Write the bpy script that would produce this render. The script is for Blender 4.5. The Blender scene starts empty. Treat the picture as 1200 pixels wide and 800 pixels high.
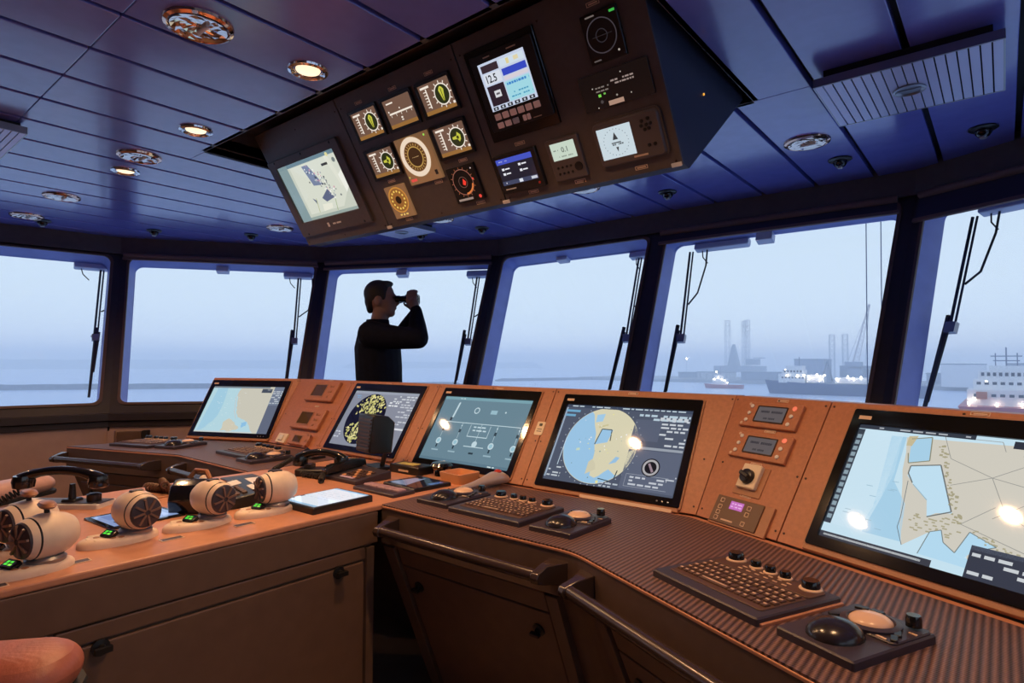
import bpy, bmesh, math, random
from mathutils import Matrix, Vector
random.seed(7)
PI = math.pi
C = bpy.context.scene.collection
SC = bpy.context.scene

# ------------------------------------------------------------------ camera, world, exposure
CAM_H = 1.25
def cam_basis(yaw, pitch, roll):
    yaw, pitch, roll = map(math.radians, (yaw, pitch, roll))
    f = Vector((math.sin(yaw)*math.cos(pitch), math.cos(yaw)*math.cos(pitch), math.sin(pitch)))
    r = Vector((math.cos(yaw), -math.sin(yaw), 0)); u = r.cross(f)
    return r*math.cos(roll)+u*math.sin(roll), -r*math.sin(roll)+u*math.cos(roll), f
_r, _u, _f = cam_basis(-39.42, 1.95, 0.2)
cd = bpy.data.cameras.new('camera'); cam = bpy.data.objects.new('camera', cd); C.objects.link(cam)
cd.sensor_width = 36.0; cd.lens = 701.0/1200*36.0; cd.clip_start = 0.02; cd.clip_end = 20000
cam.matrix_world = Matrix(((_r.x, _u.x, -_f.x, 0), (_r.y, _u.y, -_f.y, 0), (_r.z, _u.z, -_f.z, CAM_H), (0, 0, 0, 1)))
SC.camera = cam
SC.view_settings.view_transform = 'Standard'; SC.view_settings.look = 'None'
SC.view_settings.exposure = 0.0; SC.view_settings.gamma = 1.0; SC.view_settings.use_curve_mapping = False
w = bpy.data.worlds.new('dusk_sky'); SC.world = w; w.use_nodes = True
nt = w.node_tree; nt.nodes.clear()
o_ = nt.nodes.new('ShaderNodeOutputWorld'); bg = nt.nodes.new('ShaderNodeBackground')
tc = nt.nodes.new('ShaderNodeTexCoord'); sx = nt.nodes.new('ShaderNodeSeparateXYZ'); rp = nt.nodes.new('ShaderNodeValToRGB')
nt.links.new(tc.outputs['Generated'], sx.inputs[0]); nt.links.new(sx.outputs['Z'], rp.inputs[0])
nt.links.new(rp.outputs[0], bg.inputs[0]); nt.links.new(bg.outputs[0], o_.inputs[0])
SKY = [(0.0, (.88, 1.02, 1.16)), (.06, (.76, .92, 1.06)), (.20, (.68, .84, 1.0)), (.55, (.60, .76, .98)), (1.0, (.46, .62, .96))]
cr = rp.color_ramp
while len(cr.elements) < len(SKY): cr.elements.new(.5)
for e, (p, c) in zip(cr.elements, SKY): e.position = p; e.color = (*c, 1)
bg.inputs[1].default_value = 1.0
SC.cycles.max_bounces = 12; SC.cycles.volume_bounces = 8; SC.cycles.transparent_max_bounces = 12
LAMP_W = 8.0            # each small warm ceiling downlight
LAMP_COL = (1.0, .56, .27)

# ------------------------------------------------------------------ materials
MATS = {}
def lin(c):
    return tuple(((v/255)/12.92 if v/255 <= .04045 else ((v/255+.055)/1.055)**2.4) for v in c)
def mat(name, col, rough=.5, metal=0.0, spec=.5, noise=None, bump=None, emit=None, es=1.0, coat=0.0):
    if name in MATS: return MATS[name]
    m = bpy.data.materials.new(name); m.use_nodes = True; n = m.node_tree; p = n.nodes['Principled BSDF']
    p.inputs['Base Color'].default_value = (*col, 1); p.inputs['Roughness'].default_value = rough
    p.inputs['Metallic'].default_value = metal; p.inputs['Specular IOR Level'].default_value = spec
    p.inputs['Coat Weight'].default_value = coat; p.inputs['Coat Roughness'].default_value = .12
    if emit is not None:
        p.inputs['Emission Color'].default_value = (*emit, 1); p.inputs['Emission Strength'].default_value = es
    if noise or bump:
        t = n.nodes.new('ShaderNodeTexCoord')
    if noise:
        sc, am = noise
        nz = n.nodes.new('ShaderNodeTexNoise'); nz.inputs['Scale'].default_value = sc; nz.inputs['Detail'].default_value = 5
        n.links.new(t.outputs['Object'], nz.inputs['Vector'])
        r = n.nodes.new('ShaderNodeValToRGB'); n.links.new(nz.outputs['Fac'], r.inputs[0])
        r.color_ramp.elements[0].position = .3; r.color_ramp.elements[1].position = .7
        r.color_ramp.elements[0].color = (*[v*(1-am) for v in col], 1); r.color_ramp.elements[1].color = (*[min(1, v*(1+am)) for v in col], 1)
        n.links.new(r.outputs[0], p.inputs['Base Color'])
    if bump:
        sc, st = bump
        nb = n.nodes.new('ShaderNodeTexNoise'); nb.inputs['Scale'].default_value = sc; nb.inputs['Detail'].default_value = 3
        n.links.new(t.outputs['Object'], nb.inputs['Vector'])
        b = n.nodes.new('ShaderNodeBump'); b.inputs['Strength'].default_value = st; b.inputs['Distance'].default_value = .002
        n.links.new(nb.outputs['Fac'], b.inputs['Height']); n.links.new(b.outputs[0], p.inputs['Normal'])
    MATS[name] = m; return m
def glow(c, k=1.0):
    """a lit screen colour, given as it appears (0-255)"""
    key = 'screen_%02x%02x%02x_%d' % (*c, int(k*100))
    return mat(key, (.004, .004, .005), .045, spec=.28, emit=lin(c), es=k)

PANEL = mat('console_orange_brown', (.45, .178, .088), .42, noise=(90, .10), bump=(600, .10))
PANEL2 = mat('console_trim_brown', (.38, .165, .078), .38, noise=(60, .08))
DESK = mat('desk_terracotta_laminate', (.59, .27, .155), .40, noise=(30, .07))
CABINET = mat('cabinet_grey_brown', (.14, .088, .062), .45, noise=(25, .08))
CABINET_D = mat('cabinet_door_grey_brown', (.155, .092, .062), .42, noise=(18, .08))
DARK = mat('dark_recess', (.012, .010, .011), .7)
BLACK = mat('black_plastic', (.012, .012, .014), .35)
GLOSSB = mat('gloss_black_plastic', (.010, .010, .012), .14, coat=.3)
BEZEL = mat('black_glass_bezel', (.007, .007, .009), .10)
CHARC = mat('charcoal_violet_plastic', (.045, .035, .048), .38, bump=(900, .12))
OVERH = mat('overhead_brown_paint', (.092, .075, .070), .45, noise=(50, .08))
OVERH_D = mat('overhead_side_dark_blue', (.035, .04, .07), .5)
BEIGE = mat('beige_plastic', (.78, .62, .48), .42, noise=(40, .05))
CREAM = mat('cream_plastic', (.80, .66, .48), .40)
CHROME = mat('polished_chrome', (.85, .80, .76), .08, metal=1.0)
STEELG = mat('grey_metal', (.30, .30, .33), .35, metal=.8)
PLANK = mat('ceiling_plank_blue_grey', (.17, .18, .60), .25, spec=.9, noise=(14, .05), bump=(420, .05), coat=.5)
BEAM = mat('beam_dark_brown', (.11, .088, .085), .55, noise=(20, .1))
PILLAR = mat('pillar_near_black', (.036, .028, .030), .5, noise=(20, .1))
REVEAL = mat('window_reveal_blue_paint', (.27, .32, .72), .5, noise=(10, .06))
GASKET = mat('window_gasket_brown', (.14, .075, .055), .5)
TAN = mat('wall_panel_tan', (.52, .35, .29), .6, noise=(12, .05))
FLOORM = mat('floor_brown_vinyl', (.24, .16, .12), .6, noise=(8, .15))
WALLD = mat('rear_wall_brown', (.16, .11, .09), .7, noise=(6, .06))
LEATHER = mat('red_brown_leather', (.44, .13, .075), .42, noise=(25, .12), bump=(160, .25))
LEATHERP = mat('pale_rose_leather', (.60, .36, .30), .38, noise=(25, .1), bump=(160, .2))
WHITE = mat('white_paint', (.75, .72, .66), .45)
LABEL = mat('label_plate_pale', (.70, .50, .36), .5)
RUBBER = mat('rubber_black', (.018, .016, .016), .6)
RAIL = mat('rail_dark_bronze', (.055, .035, .03), .22, metal=.2, spec=.8)
SCREW = mat('screw_dark', (.05, .03, .025), .4, metal=.6)
ORANGE = mat('orange_plastic', (.80, .38, .17), .4)
RED = mat('red_button', (.55, .05, .04), .3)
SILVER = mat('silver_plastic', (.62, .50, .44), .28, metal=.35)
PAPER = mat('white_paper', (.80, .80, .82), .7)
KEYW = mat('key_legend_pale', (.75, .52, .36), .5)
KEYD = mat('key_brown', (.10, .05, .035), .5)

# ------------------------------------------------------------------ mesh helpers
class B:
    def __init__(s): s.v = []; s.f = []; s.m = []
    def add(s, vs, fs, m=0, M=None):
        o = len(s.v)
        for p in vs:
            p = Vector(p); s.v.append(M @ p if M else p)
        for f in fs: s.f.append(tuple(i+o for i in f)); s.m.append(m)
        return s
    def box(s, c, d, m=0, M=None):
        x, y, z = c; a, b, e = d[0]/2, d[1]/2, d[2]/2
        vs = [(x-a, y-b, z-e), (x+a, y-b, z-e), (x+a, y+b, z-e), (x-a, y+b, z-e), (x-a, y-b, z+e), (x+a, y-b, z+e), (x+a, y+b, z+e), (x-a, y+b, z+e)]
        return s.add(vs, [(0, 3, 2, 1), (4, 5, 6, 7), (0, 1, 5, 4), (1, 2, 6, 5), (2, 3, 7, 6), (3, 0, 4, 7)], m, M)
    def prism(s, poly, z0, z1, m=0, M=None):
        n = len(poly)
        vs = [(x, y, z0) for x, y in poly]+[(x, y, z1) for x, y in poly]
        fs = [tuple(range(n-1, -1, -1)), tuple(range(n, 2*n))]+[(i, (i+1) % n, n+(i+1) % n, n+i) for i in range(n)]
        return s.add(vs, fs, m, M)
    def loops(s, loops, m=0, M=None, caps=True, closed=True):
        n = len(loops[0]); vs = [p for l in loops for p in l]; fs = []
        for k in range(len(loops)-1):
            for i in range(n if closed else n-1):
                j = (i+1) % n; fs.append((k*n+i, k*n+j, (k+1)*n+j, (k+1)*n+i))
        if caps: fs += [tuple(range(n-1, -1, -1)), tuple(range((len(loops)-1)*n, len(loops)*n))]
        return s.add(vs, fs, m, M)
    def slab(s, c, wd, t, r=.005, ch=.001, m=0, M=None, k=4):
        """rounded-corner plate lying on z=c.z, thickness t upward"""
        def lp(ins, z): return [(x, y, z) for x, y in rrect(c[0], c[1], wd[0]-2*ins, wd[1]-2*ins, max(r-ins, .0002), k)]
        z = c[2]
        return s.loops([lp(0, z), lp(0, z+t-ch), lp(ch, z+t)], m, M)
    def frame(s, c, wo, wi, t, r=.005, ri=.003, m=0, M=None, k=4, off=(0, 0)):
        lo = rrect(c[0], c[1], wo[0], wo[1], r, k); li = rrect(c[0]+off[0], c[1]+off[1], wi[0], wi[1], ri, k); z = c[2]; n = len(lo)
        L = [[(x, y, z) for x, y in li], [(x, y, z) for x, y in lo], [(x, y, z+t) for x, y in lo], [(x, y, z+t) for x, y in li], [(x, y, z) for x, y in li]]
        return s.loops(L, m, M, caps=False)
    def lathe(s, prof, n=20, m=0, M=None, cap=True):
        L = [[(r*math.cos(2*PI*i/n), r*math.sin(2*PI*i/n), z) for i in range(n)] for r, z in prof]
        return s.loops(L, m, M, caps=cap)
    def tube(s, pts, r, n=8, m=0, M=None):
        pts = [Vector(p) for p in pts]; L = []; up = None
        rs = r if isinstance(r, (list, tuple)) else [r]*len(pts)
        for i, p in enumerate(pts):
            d = (pts[min(i+1, len(pts)-1)]-pts[max(i-1, 0)]).normalized()
            if up is None:
                up = Vector((0, 0, 1)) if abs(d.z) < .9 else Vector((1, 0, 0))
            a = d.cross(up).normalized(); up = a.cross(d).normalized()
            L.append([tuple(p+(a*math.cos(2*PI*k/n)+up*math.sin(2*PI*k/n))*rs[i]) for k in range(n)])
        return s.loops(L, m, M)
    def ell(s, c, rad, n=12, k=8, m=0, M=None):
        prof = [(max(math.sin(PI*j/k), .02), -math.cos(PI*j/k)) for j in range(k+1)]
        L = [[(c[0]+rad[0]*r*math.cos(2*PI*i/n), c[1]+rad[1]*r*math.sin(2*PI*i/n), c[2]+rad[2]*z) for i in range(n)] for r, z in prof]
        return s.loops(L, m, M)
def rrect(cx, cy, w, h, r, k=4):
    r = min(r, w/2-1e-5, h/2-1e-5); out = []
    for sx_, sy_, a0 in ((1, 1, 0), (-1, 1, 90), (-1, -1, 180), (1, -1, 270)):
        for i in range(k+1):
            a = math.radians(a0+90*i/k)
            out.append((cx+sx_*(w/2-r)+r*math.cos(a), cy+sy_*(h/2-r)+r*math.sin(a)))
    return out
def ellipse(cx, cy, rx, ry, n=24, a0=0): return [(cx+rx*math.cos(a0+2*PI*i/n), cy+ry*math.sin(a0+2*PI*i/n)) for i in range(n)]
def M4(o, x, y, z): return Matrix(((x[0], y[0], z[0], o[0]), (x[1], y[1], z[1], o[1]), (x[2], y[2], z[2], o[2]), (0, 0, 0, 1)))
def T(x, y, z): return Matrix.Translation((x, y, z))
def RZ(a): return Matrix.Rotation(math.radians(a), 4, 'Z')
def RX(a): return Matrix.Rotation(math.radians(a), 4, 'X')
def RY(a): return Matrix.Rotation(math.radians(a), 4, 'Y')
def thing(name, label, cat, M=None, group=None, kind=None):
    o = bpy.data.objects.new(name, None); C.objects.link(o); o.empty_display_size = .05
    if M is not None: o.matrix_world = M
    if kind: o['kind'] = kind
    else: o['label'] = label; o['category'] = cat
    if kind and label: o['label'] = label
    if group: o['group'] = group
    return o
def mesh_of(b, name, mats, smooth=False):
    me = bpy.data.meshes.new(name); me.from_pydata([tuple(p) for p in b.v], [], b.f)
    mats = mats if isinstance(mats, (list, tuple)) else [mats]
    for x in mats: me.materials.append(x)
    for p, i in zip(me.polygons, b.m): p.material_index = i
    bm = bmesh.new(); bm.from_mesh(me); bmesh.ops.recalc_face_normals(bm, faces=bm.faces); bm.to_mesh(me); bm.free()
    if smooth: me.shade_auto_smooth = None if False else None
    return me
def sm(o, ang=40):
    for p in o.data.polygons: p.use_smooth = True
    try: o.data.set_sharp_from_angle(angle=math.radians(ang))
    except Exception: pass
def part(b, name, mats, parent=None, M=None, smooth=True, label=None, bevel=0, kind=None):
    me = bpy.data.meshes.new(name); me.from_pydata([tuple(p) for p in b.v], [], b.f)
    for x in (mats if isinstance(mats, (list, tuple)) else [mats]): me.materials.append(x)
    me.polygons.foreach_set('material_index', b.m)
    bm = bmesh.new(); bm.from_mesh(me); bmesh.ops.recalc_face_normals(bm, faces=bm.faces); bm.to_mesh(me); bm.free()
    o = bpy.data.objects.new(name, me); C.objects.link(o)
    if parent: o.parent = parent
    if M is not None:
        if parent: o.matrix_local = M
        else: o.matrix_world = M
    if label: o['label'] = label
    if kind: o['kind'] = kind
    if smooth: sm(o)
    if bevel:
        md = o.modifiers.new('bevel', 'BEVEL'); md.width = bevel; md.segments = 2; md.limit_method = 'ANGLE'
    return o
def solo(b, name, mats, label, cat, M=None, group=None, **k):
    o = part(b, name, mats, None, M, **k); o['label'] = label; o['category'] = cat
    if group: o['group'] = group
    return o
def struct(b, name, mats, parent=None, M=None, label=None, **k):
    o = part(b, name, mats, parent, M, **k)
    if not parent: o['kind'] = 'structure'
    if label: o['label'] = label
    return o
def dup(root, M, label=None, group=None):
    def cp(o, par):
        c = o.copy(); C.objects.link(c); c.parent = par
        for ch in o.children: cp(ch, c)
        return c
    r = cp(root, None); r.matrix_world = M
    if label: r['label'] = label
    if group: r['group'] = group
    return r
_TX = {}
def text_geo(t):
    if t in _TX: return _TX[t]
    cu = bpy.data.curves.new('txt', 'FONT'); cu.body = t; cu.size = 1.0; cu.resolution_u = 3; cu.offset = .018
    ob = bpy.data.objects.new('txt', cu); C.objects.link(ob)
    dg = bpy.context.evaluated_depsgraph_get(); me = ob.evaluated_get(dg).to_mesh()
    r = ([(v.co.x, v.co.y) for v in me.vertices], [tuple(p.vertices) for p in me.polygons])
    bpy.data.objects.remove(ob); bpy.data.curves.remove(cu); _TX[t] = r; return r
class Scr:
    """flat picture of a lit display: coloured areas on a w x h glass, stacked in hair-thin layers"""
    def __init__(s, w, h, base=None, k=1.0):
        s.w = w; s.h = h; s.b = B(); s.mats = []; s.ix = {}; s.L = 0; s.k = k
        if base: s.rect(0, 0, 1, 1, base)
    def mi(s, c):
        g = glow(c, s.k)
        if g.name not in s.ix: s.ix[g.name] = len(s.mats); s.mats.append(g)
        return s.ix[g.name]
    def poly(s, pts, c):
        z = .0003+s.L*.00025
        s.b.add([(x*s.w, y*s.h, z) for x, y in pts], [tuple(range(len(pts)))], s.mi(c)); return s
    def rect(s, x0, y0, x1, y1, c): return s.poly([(x0, y0), (x1, y0), (x1, y1), (x0, y1)], c)
    def disc(s, x, y, r, c, n=28, ry=None):
        """r as a share of the height unless ry is given"""
        rx = r*s.h/s.w if ry is None else r
        return s.poly(ellipse(x, y, rx, r if ry is None else ry, n), c)
    def ring(s, x, y, r0, r1, c, n=32, a0=0, a1=360):
        z = .0003+s.L*.00025; q = s.h; vs = []; fs = []
        for i in range(n+1):
            a = math.radians(a0+(a1-a0)*i/n)
            for r in (r0, r1): vs.append((x*s.w+r*q*math.cos(a), y*s.h+r*q*math.sin(a), z))
        for i in range(n): fs.append((2*i, 2*i+1, 2*i+3, 2*i+2))
        s.b.add(vs, fs, s.mi(c)); return s
    def line(s, x0, y0, x1, y1, t, c):
        ax, ay, bx, by = x0*s.w, y0*s.h, x1*s.w, y1*s.h; d = math.hypot(bx-ax, by-ay) or 1; nx, ny = -(by-ay)/d*t*s.h/2, (bx-ax)/d*t*s.h/2
        z = .0003+s.L*.00025
        s.b.add([(ax+nx, ay+ny, z), (ax-nx, ay-ny, z), (bx-nx, by-ny, z), (bx+nx, by+ny, z)], [(0, 1, 2, 3)], s.mi(c)); return s
    def path(s, pts, t, c):
        for (a, b_), (c_, d) in zip(pts, pts[1:]): s.line(a, b_, c_, d, t, c)
        return s
    def text(s, t, x, y, size, c, sx=1.0):
        vs, fs = text_geo(t); z = .0003+s.L*.00025
        s.b.add([(x*s.w+p[0]*size*s.h*sx, y*s.h+p[1]*size*s.h, z) for p in vs], fs, s.mi(c)); return s
    def dashes(s, x0, y0, x1, rows, dy, c, th=.35, seed=0, fill=.7):
        rnd = random.Random(seed)
        for r in range(rows):
            x = x0; y = y0-r*dy
            while x < x1:
                l = rnd.uniform(.02, .06)
                if rnd.random() < fill: s.rect(x, y, min(x+l, x1), y+dy*th, c)
                x += l+.012
        return s
    def make(s, name, parent, M=None, label=None):
        return part(s.b, name, s.mats, parent, M, smooth=False, label=label)
# ------------------------------------------------------------------ the wheelhouse shell
ZC, ZB, ZS = 2.28, 2.14, .85        # ceiling, window head, window sill
LEAN = .40
YR = -2.3
TN = [(-5.97, YR), (-5.97, .1), (-5.70, 1.77), (-4.74, 3.08), (-3.27, 3.80), (-1.815, 3.80), (-.345, 3.80), (1.03, 3.04), (1.95, 1.75), (2.2, .1), (2.2, YR)]  # first and last bays: unseen aft windows added to let in more sky light
TN = [Vector(p) for p in TN]
def miter(P, d):
    """offset an open plan polyline to the inside (to its right-hand side) by d"""
    out = []
    for i, p in enumerate(P):
        ns = []
        for a, b_ in ((i-1, i), (i, i+1)):
            if a >= 0 and b_ < len(P):
                e = (P[b_]-P[a]).normalized(); ns.append(Vector((e.y, -e.x)))
        n = sum(ns, Vector((0, 0))).normalized(); out.append(p+n*(d/n.dot(ns[0])))
    return out
SN = miter(TN, LEAN*(ZB-ZS))
ROOM = [(p.x, p.y) for p in TN]
def clip(poly, conv):
    out = poly; n = len(conv)
    for i in range(n):
        a, b_ = conv[i], conv[(i+1) % n]; res = []
        def side(p): return (b_[0]-a[0])*(p[1]-a[1])-(b_[1]-a[1])*(p[0]-a[0])
        for j in range(len(out)):
            p, q = out[j], out[(j+1) % len(out)]; sp, sq = side(p), side(q)
            if sp <= 1e-9: res.append(p)
            if (sp < 0 < sq) or (sq < 0 < sp):
                t = sp/(sp-sq); res.append((p[0]+t*(q[0]-p[0]), p[1]+t*(q[1]-p[1])))
        out = res
        if not out: return []
    return out
# floor
struct(B().prism([(x, y) for x, y in ROOM], -.06, 0), 'floor', FLOORM, smooth=False)
# ceiling: dark backing with a recess for the overhead console, planks under it
RX0, RX1, RY0, RY1, RZT = -3.02, -.745, 1.29, 2.40, 2.44
b = B()
for x0, x1, y0, y1 in ((-6.3, RX0, YR-.1, 4.1), (RX1, 2.5, YR-.1, 4.1), (RX0, RX1, YR-.1, RY0), (RX0, RX1, RY1, 4.1)):
    b.box(((x0+x1)/2, (y0+y1)/2, 2.345), (x1-x0, y1-y0, .05))
ceiling = struct(b, 'ceiling', DARK, smooth=False)
b = B()
b.box(((RX0+RX1)/2, (RY0+RY1)/2, RZT+.01), (RX1-RX0+.04, RY1-RY0+.04, .02))
for c_, d_ in ((((RX0-.01), (RY0+RY1)/2, (ZC+RZT)/2), (.02, RY1-RY0, RZT-ZC)), (((RX1+.01), (RY0+RY1)/2, (ZC+RZT)/2), (.02, RY1-RY0, RZT-ZC)),
               (((RX0+RX1)/2, RY0-.01, (ZC+RZT)/2), (RX1-RX0, .02, RZT-ZC)), (((RX0+RX1)/2, RY1+.01, (ZC+RZT)/2), (RX1-RX0, .02, RZT-ZC))): b.box(c_, d_)
part(b, 'ceiling_recess', OVERH, ceiling, smooth=False)
part(B().box((-1.9, .9, 2.50), (9.2, 7.0, .06)), 'roof_slab', DARK, ceiling, smooth=False)
PITCH = .2975
for k in range(-9, 20):
    x1 = -.2297-(k-1)*PITCH-.011; x0 = -.2297-k*PITCH+.011
    for seg in range(2):
        if seg == 0: rects = [(x0, x1, YR, .6110)]
        else:
            rects = []
            if x1 < RX0 or x0 > RX1: rects = [(x0, x1, .613, 4.2)]
            else:
                rects = [(x0, x1, .613, RY0), (x0, x1, RY1, 4.2)]
                if x0 < RX0: rects.append((x0, RX0, RY0, RY1))
                if x1 > RX1: rects.append((RX1, x1, RY0, RY1))
        b = B()
        for a0, a1, c0, c1 in rects:
            p = clip([(a0, c0), (a1, c0), (a1, c1), (a0, c1)], ROOM)
            if len(p) > 2: b.prism(p, ZC, ZC+.035)
        if b.f: part(b, 'ceiling_plank', PLANK, ceiling, smooth=False, bevel=.003)
# head beam all round the windows
ti = [Vector(p) for p in ROOM]; to_ = miter(TN, -.35)
for i in range(len(TN)-1):
    q = [(TN[i].x, TN[i].y), (TN[i+1].x, TN[i+1].y), (to_[i+1].x, to_[i+1].y), (to_[i].x, to_[i].y)]
    bb = B().prism(q, ZB, 2.50)
    # projecting lower lip
    li = miter(TN, .025)
    bb.prism([(TN[i].x, TN[i].y), (TN[i+1].x, TN[i+1].y), (li[i+1].x, li[i+1].y), (li[i].x, li[i].y)], ZB, ZB+.018)
    struct(bb, 'trim_%d' % (i+1), BEAM, smooth=False)
# leaning window walls
def round_poly(P, r, k=5):
    out = []; n = len(P)
    for i in range(n):
        p, a, b_ = Vector(P[i]), Vector(P[i-1]), Vector(P[(i+1) % n])
        d1 = (a-p).normalized(); d2 = (b_-p).normalized(); ang = d1.angle(d2); t = r/math.tan(ang/2)
        c_ = p+(d1+d2).normalized()*(r/math.sin(ang/2)); s_, e_ = p+d1*t, p+d2*t
        a0 = math.atan2(s_.y-c_.y, s_.x-c_.x); a1 = math.atan2(e_.y-c_.y, e_.x-c_.x)
        da = (a1-a0+PI) % (2*PI)-PI
        out.append([(c_.x+r*math.cos(a0+da*j/k), c_.y+r*math.sin(a0+da*j/k)) for j in range(k+1)])
    return out
GLASS = bpy.data.materials.new('window_glass'); GLASS.use_nodes = True
n_ = GLASS.node_tree; n_.nodes.clear()
oo = n_.nodes.new('ShaderNodeOutputMaterial'); mx = n_.nodes.new('ShaderNodeMixShader'); tr = n_.nodes.new('ShaderNodeBsdfTransparent'); gl = n_.nodes.new('ShaderNodeBsdfGlossy'); lw = n_.nodes.new('ShaderNodeFresnel')
lw.inputs[0].default_value = 1.35; gl.inputs['Roughness'].default_value = .02; tr.inputs[0].default_value = (.985, .99, 1, 1)
mx.inputs[0].default_value = .03; n_.links.new(tr.outputs[0], mx.inputs[1]); n_.links.new(gl.outputs[0], mx.inputs[2]); n_.links.new(mx.outputs[0], oo.inputs[0])
DEPTH = .15
WALLN = ['wall_port_rear', 'wall_port_aft', 'wall_port', 'wall_port_front', 'wall_front_port', 'wall_front_starboard', 'wall_starboard_front', 'wall_starboard', 'wall_starboard_aft', 'wall_starboard_rear']
FAC = []
for i in range(len(TN)-1):
    a = Vector((SN[i].x, SN[i].y, ZS)); e = Vector((SN[i+1].x, SN[i+1].y, ZS)); ta = Vector((TN[i].x, TN[i].y, ZB)); tb = Vector((TN[i+1].x, TN[i+1].y, ZB))
    u = (e-a).normalized(); w_ = ta-a; v = (w_-u*w_.dot(u)).normalized(); n = u.cross(v)
    MF = M4(a, u, v, n); L0 = (e-a).length; HV = w_.dot(v); ul = w_.dot(u); ur = (tb-a).dot(u)
    FAC.append((MF, L0, HV, ul, ur))
    quad = [(0, 0), (L0, 0), (ur, HV), (ul, HV)]
    def edge(vv, f): return (ul*vv/HV, L0+(ur-L0)*vv/HV)[f]
    m_, v0, v1 = .070, .085, HV-.035
    op = [(edge(v0, 0)+m_, v0), (edge(v0, 1)-m_, v0), (edge(v1, 1)-m_, v1), (edge(v1, 0)+m_, v1)]
    arcs = round_poly(op, .055); loop = [p for a_ in arcs for p in a_]
    b = B()
    # inner face ring, reveal, outer face ring
    for z, mi_ in ((0, 0), (-DEPTH, 1)):
        k = len(arcs[0])
        for j in range(4):
            A = arcs[j]; nx = arcs[(j+1) % 4]
            vs = [(*quad[j], z)]+[(x, y, z) for x, y in A]
            b.add(vs, [(0, q, q+1) for q in range(1, k)], mi_)
            b.add([(*quad[j], z), (*A[-1], z), (*nx[0], z), (*quad[(j+1) % 4], z)], [(0, 1, 2, 3)], mi_)
    b.loops([[(x, y, 0) for x, y in loop], [(x, y, -DEPTH) for x, y in loop]], 1, caps=False)
    b.loops([[(x, y, 0) for x, y in quad], [(x, y, -DEPTH) for x, y in quad]], 0, caps=False)
    wall = struct(b, WALLN[i], [PILLAR, REVEAL], M=MF, smooth=False)
    # lower wall: sill ledge and tan lining panels below, vertical
    li = miter(SN, .05); l0, l1 = li[i], li[i+1]
    inv = MF.inverted()
    def vert_panel(name, f0, f1, z0, z1, th, mt, off=0.0):
        nn = Vector((u.y, -u.x)).normalized(); p0 = SN[i].lerp(SN[i+1], f0)+nn*off; p1 = SN[i].lerp(SN[i+1], f1)+nn*off
        bb = B().prism([(p0.x, p0.y), (p1.x, p1.y), (p1.x-nn.x*th, p1.y-nn.y*th), (p0.x-nn.x*th, p0.y-nn.y*th)], z0, z1)
        return part(bb, name, mt, wall, inv, smooth=False, bevel=.003)
    vert_panel('sill', -.03, 1.03, ZS-.05, ZS+.004, .16, PILLAR, .045)
    vert_panel('sill_rail', -.02, 1.02, ZS-.098, ZS-.055, .06, PILLAR, .02)
    vert_panel('wall_backing', -.05, 1.05, 0, ZS, .06, DARK, -.03)
    nseg = 2
    for k in range(nseg): vert_panel('lining_panel', k/nseg+.004, (k+1)/nseg-.004, .0, ZS-.10, .03, TAN, 0)
    # the window itself
    win = thing('window_%d' % (i+1), None, None, MF, kind='structure')
    part(B().loops([[(x, y, 0.012) for x, y in loop], [(x, y, .0) for x, y in loop]], caps=False)
         .loops([[(x, y, .012) for x, y in loop],
                 [(op_c[0]+(x-op_c[0])*1.028, op_c[1]+(y-op_c[1])*1.028, .010) for x, y in loop],
                 [(op_c[0]+(x-op_c[0])*1.030, op_c[1]+(y-op_c[1])*1.030, .0) for x, y in loop]], caps=False) if (op_c := (sum(p[0] for p in op)/4, sum(p[1] for p in op)/4)) else None,
         'gasket', GASKET, win)
    part(B().prism(loop, -.135, -.127), 'pane', GLASS, win, smooth=False)
    if i == 2:   # pilaster and dark locker under the sill
        vert_panel('pilaster', .0, .035, 0, ZS-.127, .04, TAN, .03); vert_panel('locker', .05, .17, .2, ZS-.135, .05, CABINET_D, .045); vert_panel('locker_post', .175, .205, 0, ZS-.127, .06, DARK, .06)
FAC = FAC[1:]
# aft end of the wheelhouse
struct(B().box((-1.9, YR-.12, 1.25), (8.9, .1, 2.6)), 'wall_aft', WALLD, smooth=False)

def edge_u(i, v, f):
    MF, L0, HV, ul, ur = FAC[i]; return (ul*v/HV, L0+(ur-L0)*v/HV)[f]
# roller blinds at the window heads
BLIND = mat('blind_fabric_dark_violet', (.035, .03, .055), .7)
BLBAR = mat('blind_bar_brown', (.20, .115, .095), .5)
def blind(i, drop, label, f0=0.0, f1=1.0):
    MF, L0, HV, ul, ur = FAC[i]; t = thing('roller_blind', label, 'blind', MF, 'roller blinds at the window heads')
    vt = HV-.005; vb = vt-drop; a, e = edge_u(i, vb, 0)+.03, edge_u(i, vb, 1)-.05
    a, e = a+(e-a)*f0, a+(e-a)*f1
    part(B().tube([(a, vt-.02, .03), (e, vt-.02, .03)], .02, 10), 'roller_tube', BLBAR, t)
    part(B().box(((a+e)/2, (vt+vb)/2, .022), (e-a, drop-.02, .003)), 'fabric', BLIND, t, smooth=False)
    part(B().slab(((a+e)/2, vb, .014), (e-a+.02, .022), .014, .004, .002), 'bottom_bar', BLBAR, t)
blind(1, .045, 'short roller blind above the window left of the standing man')
blind(2, .075, 'short roller blind above the window behind the standing man')
blind(4, .095, 'dark roller blind above the window with the blue harbour ship', 0, .985)
blind(5, .165, 'lowered roller blind above the window at the far right edge')
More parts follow.
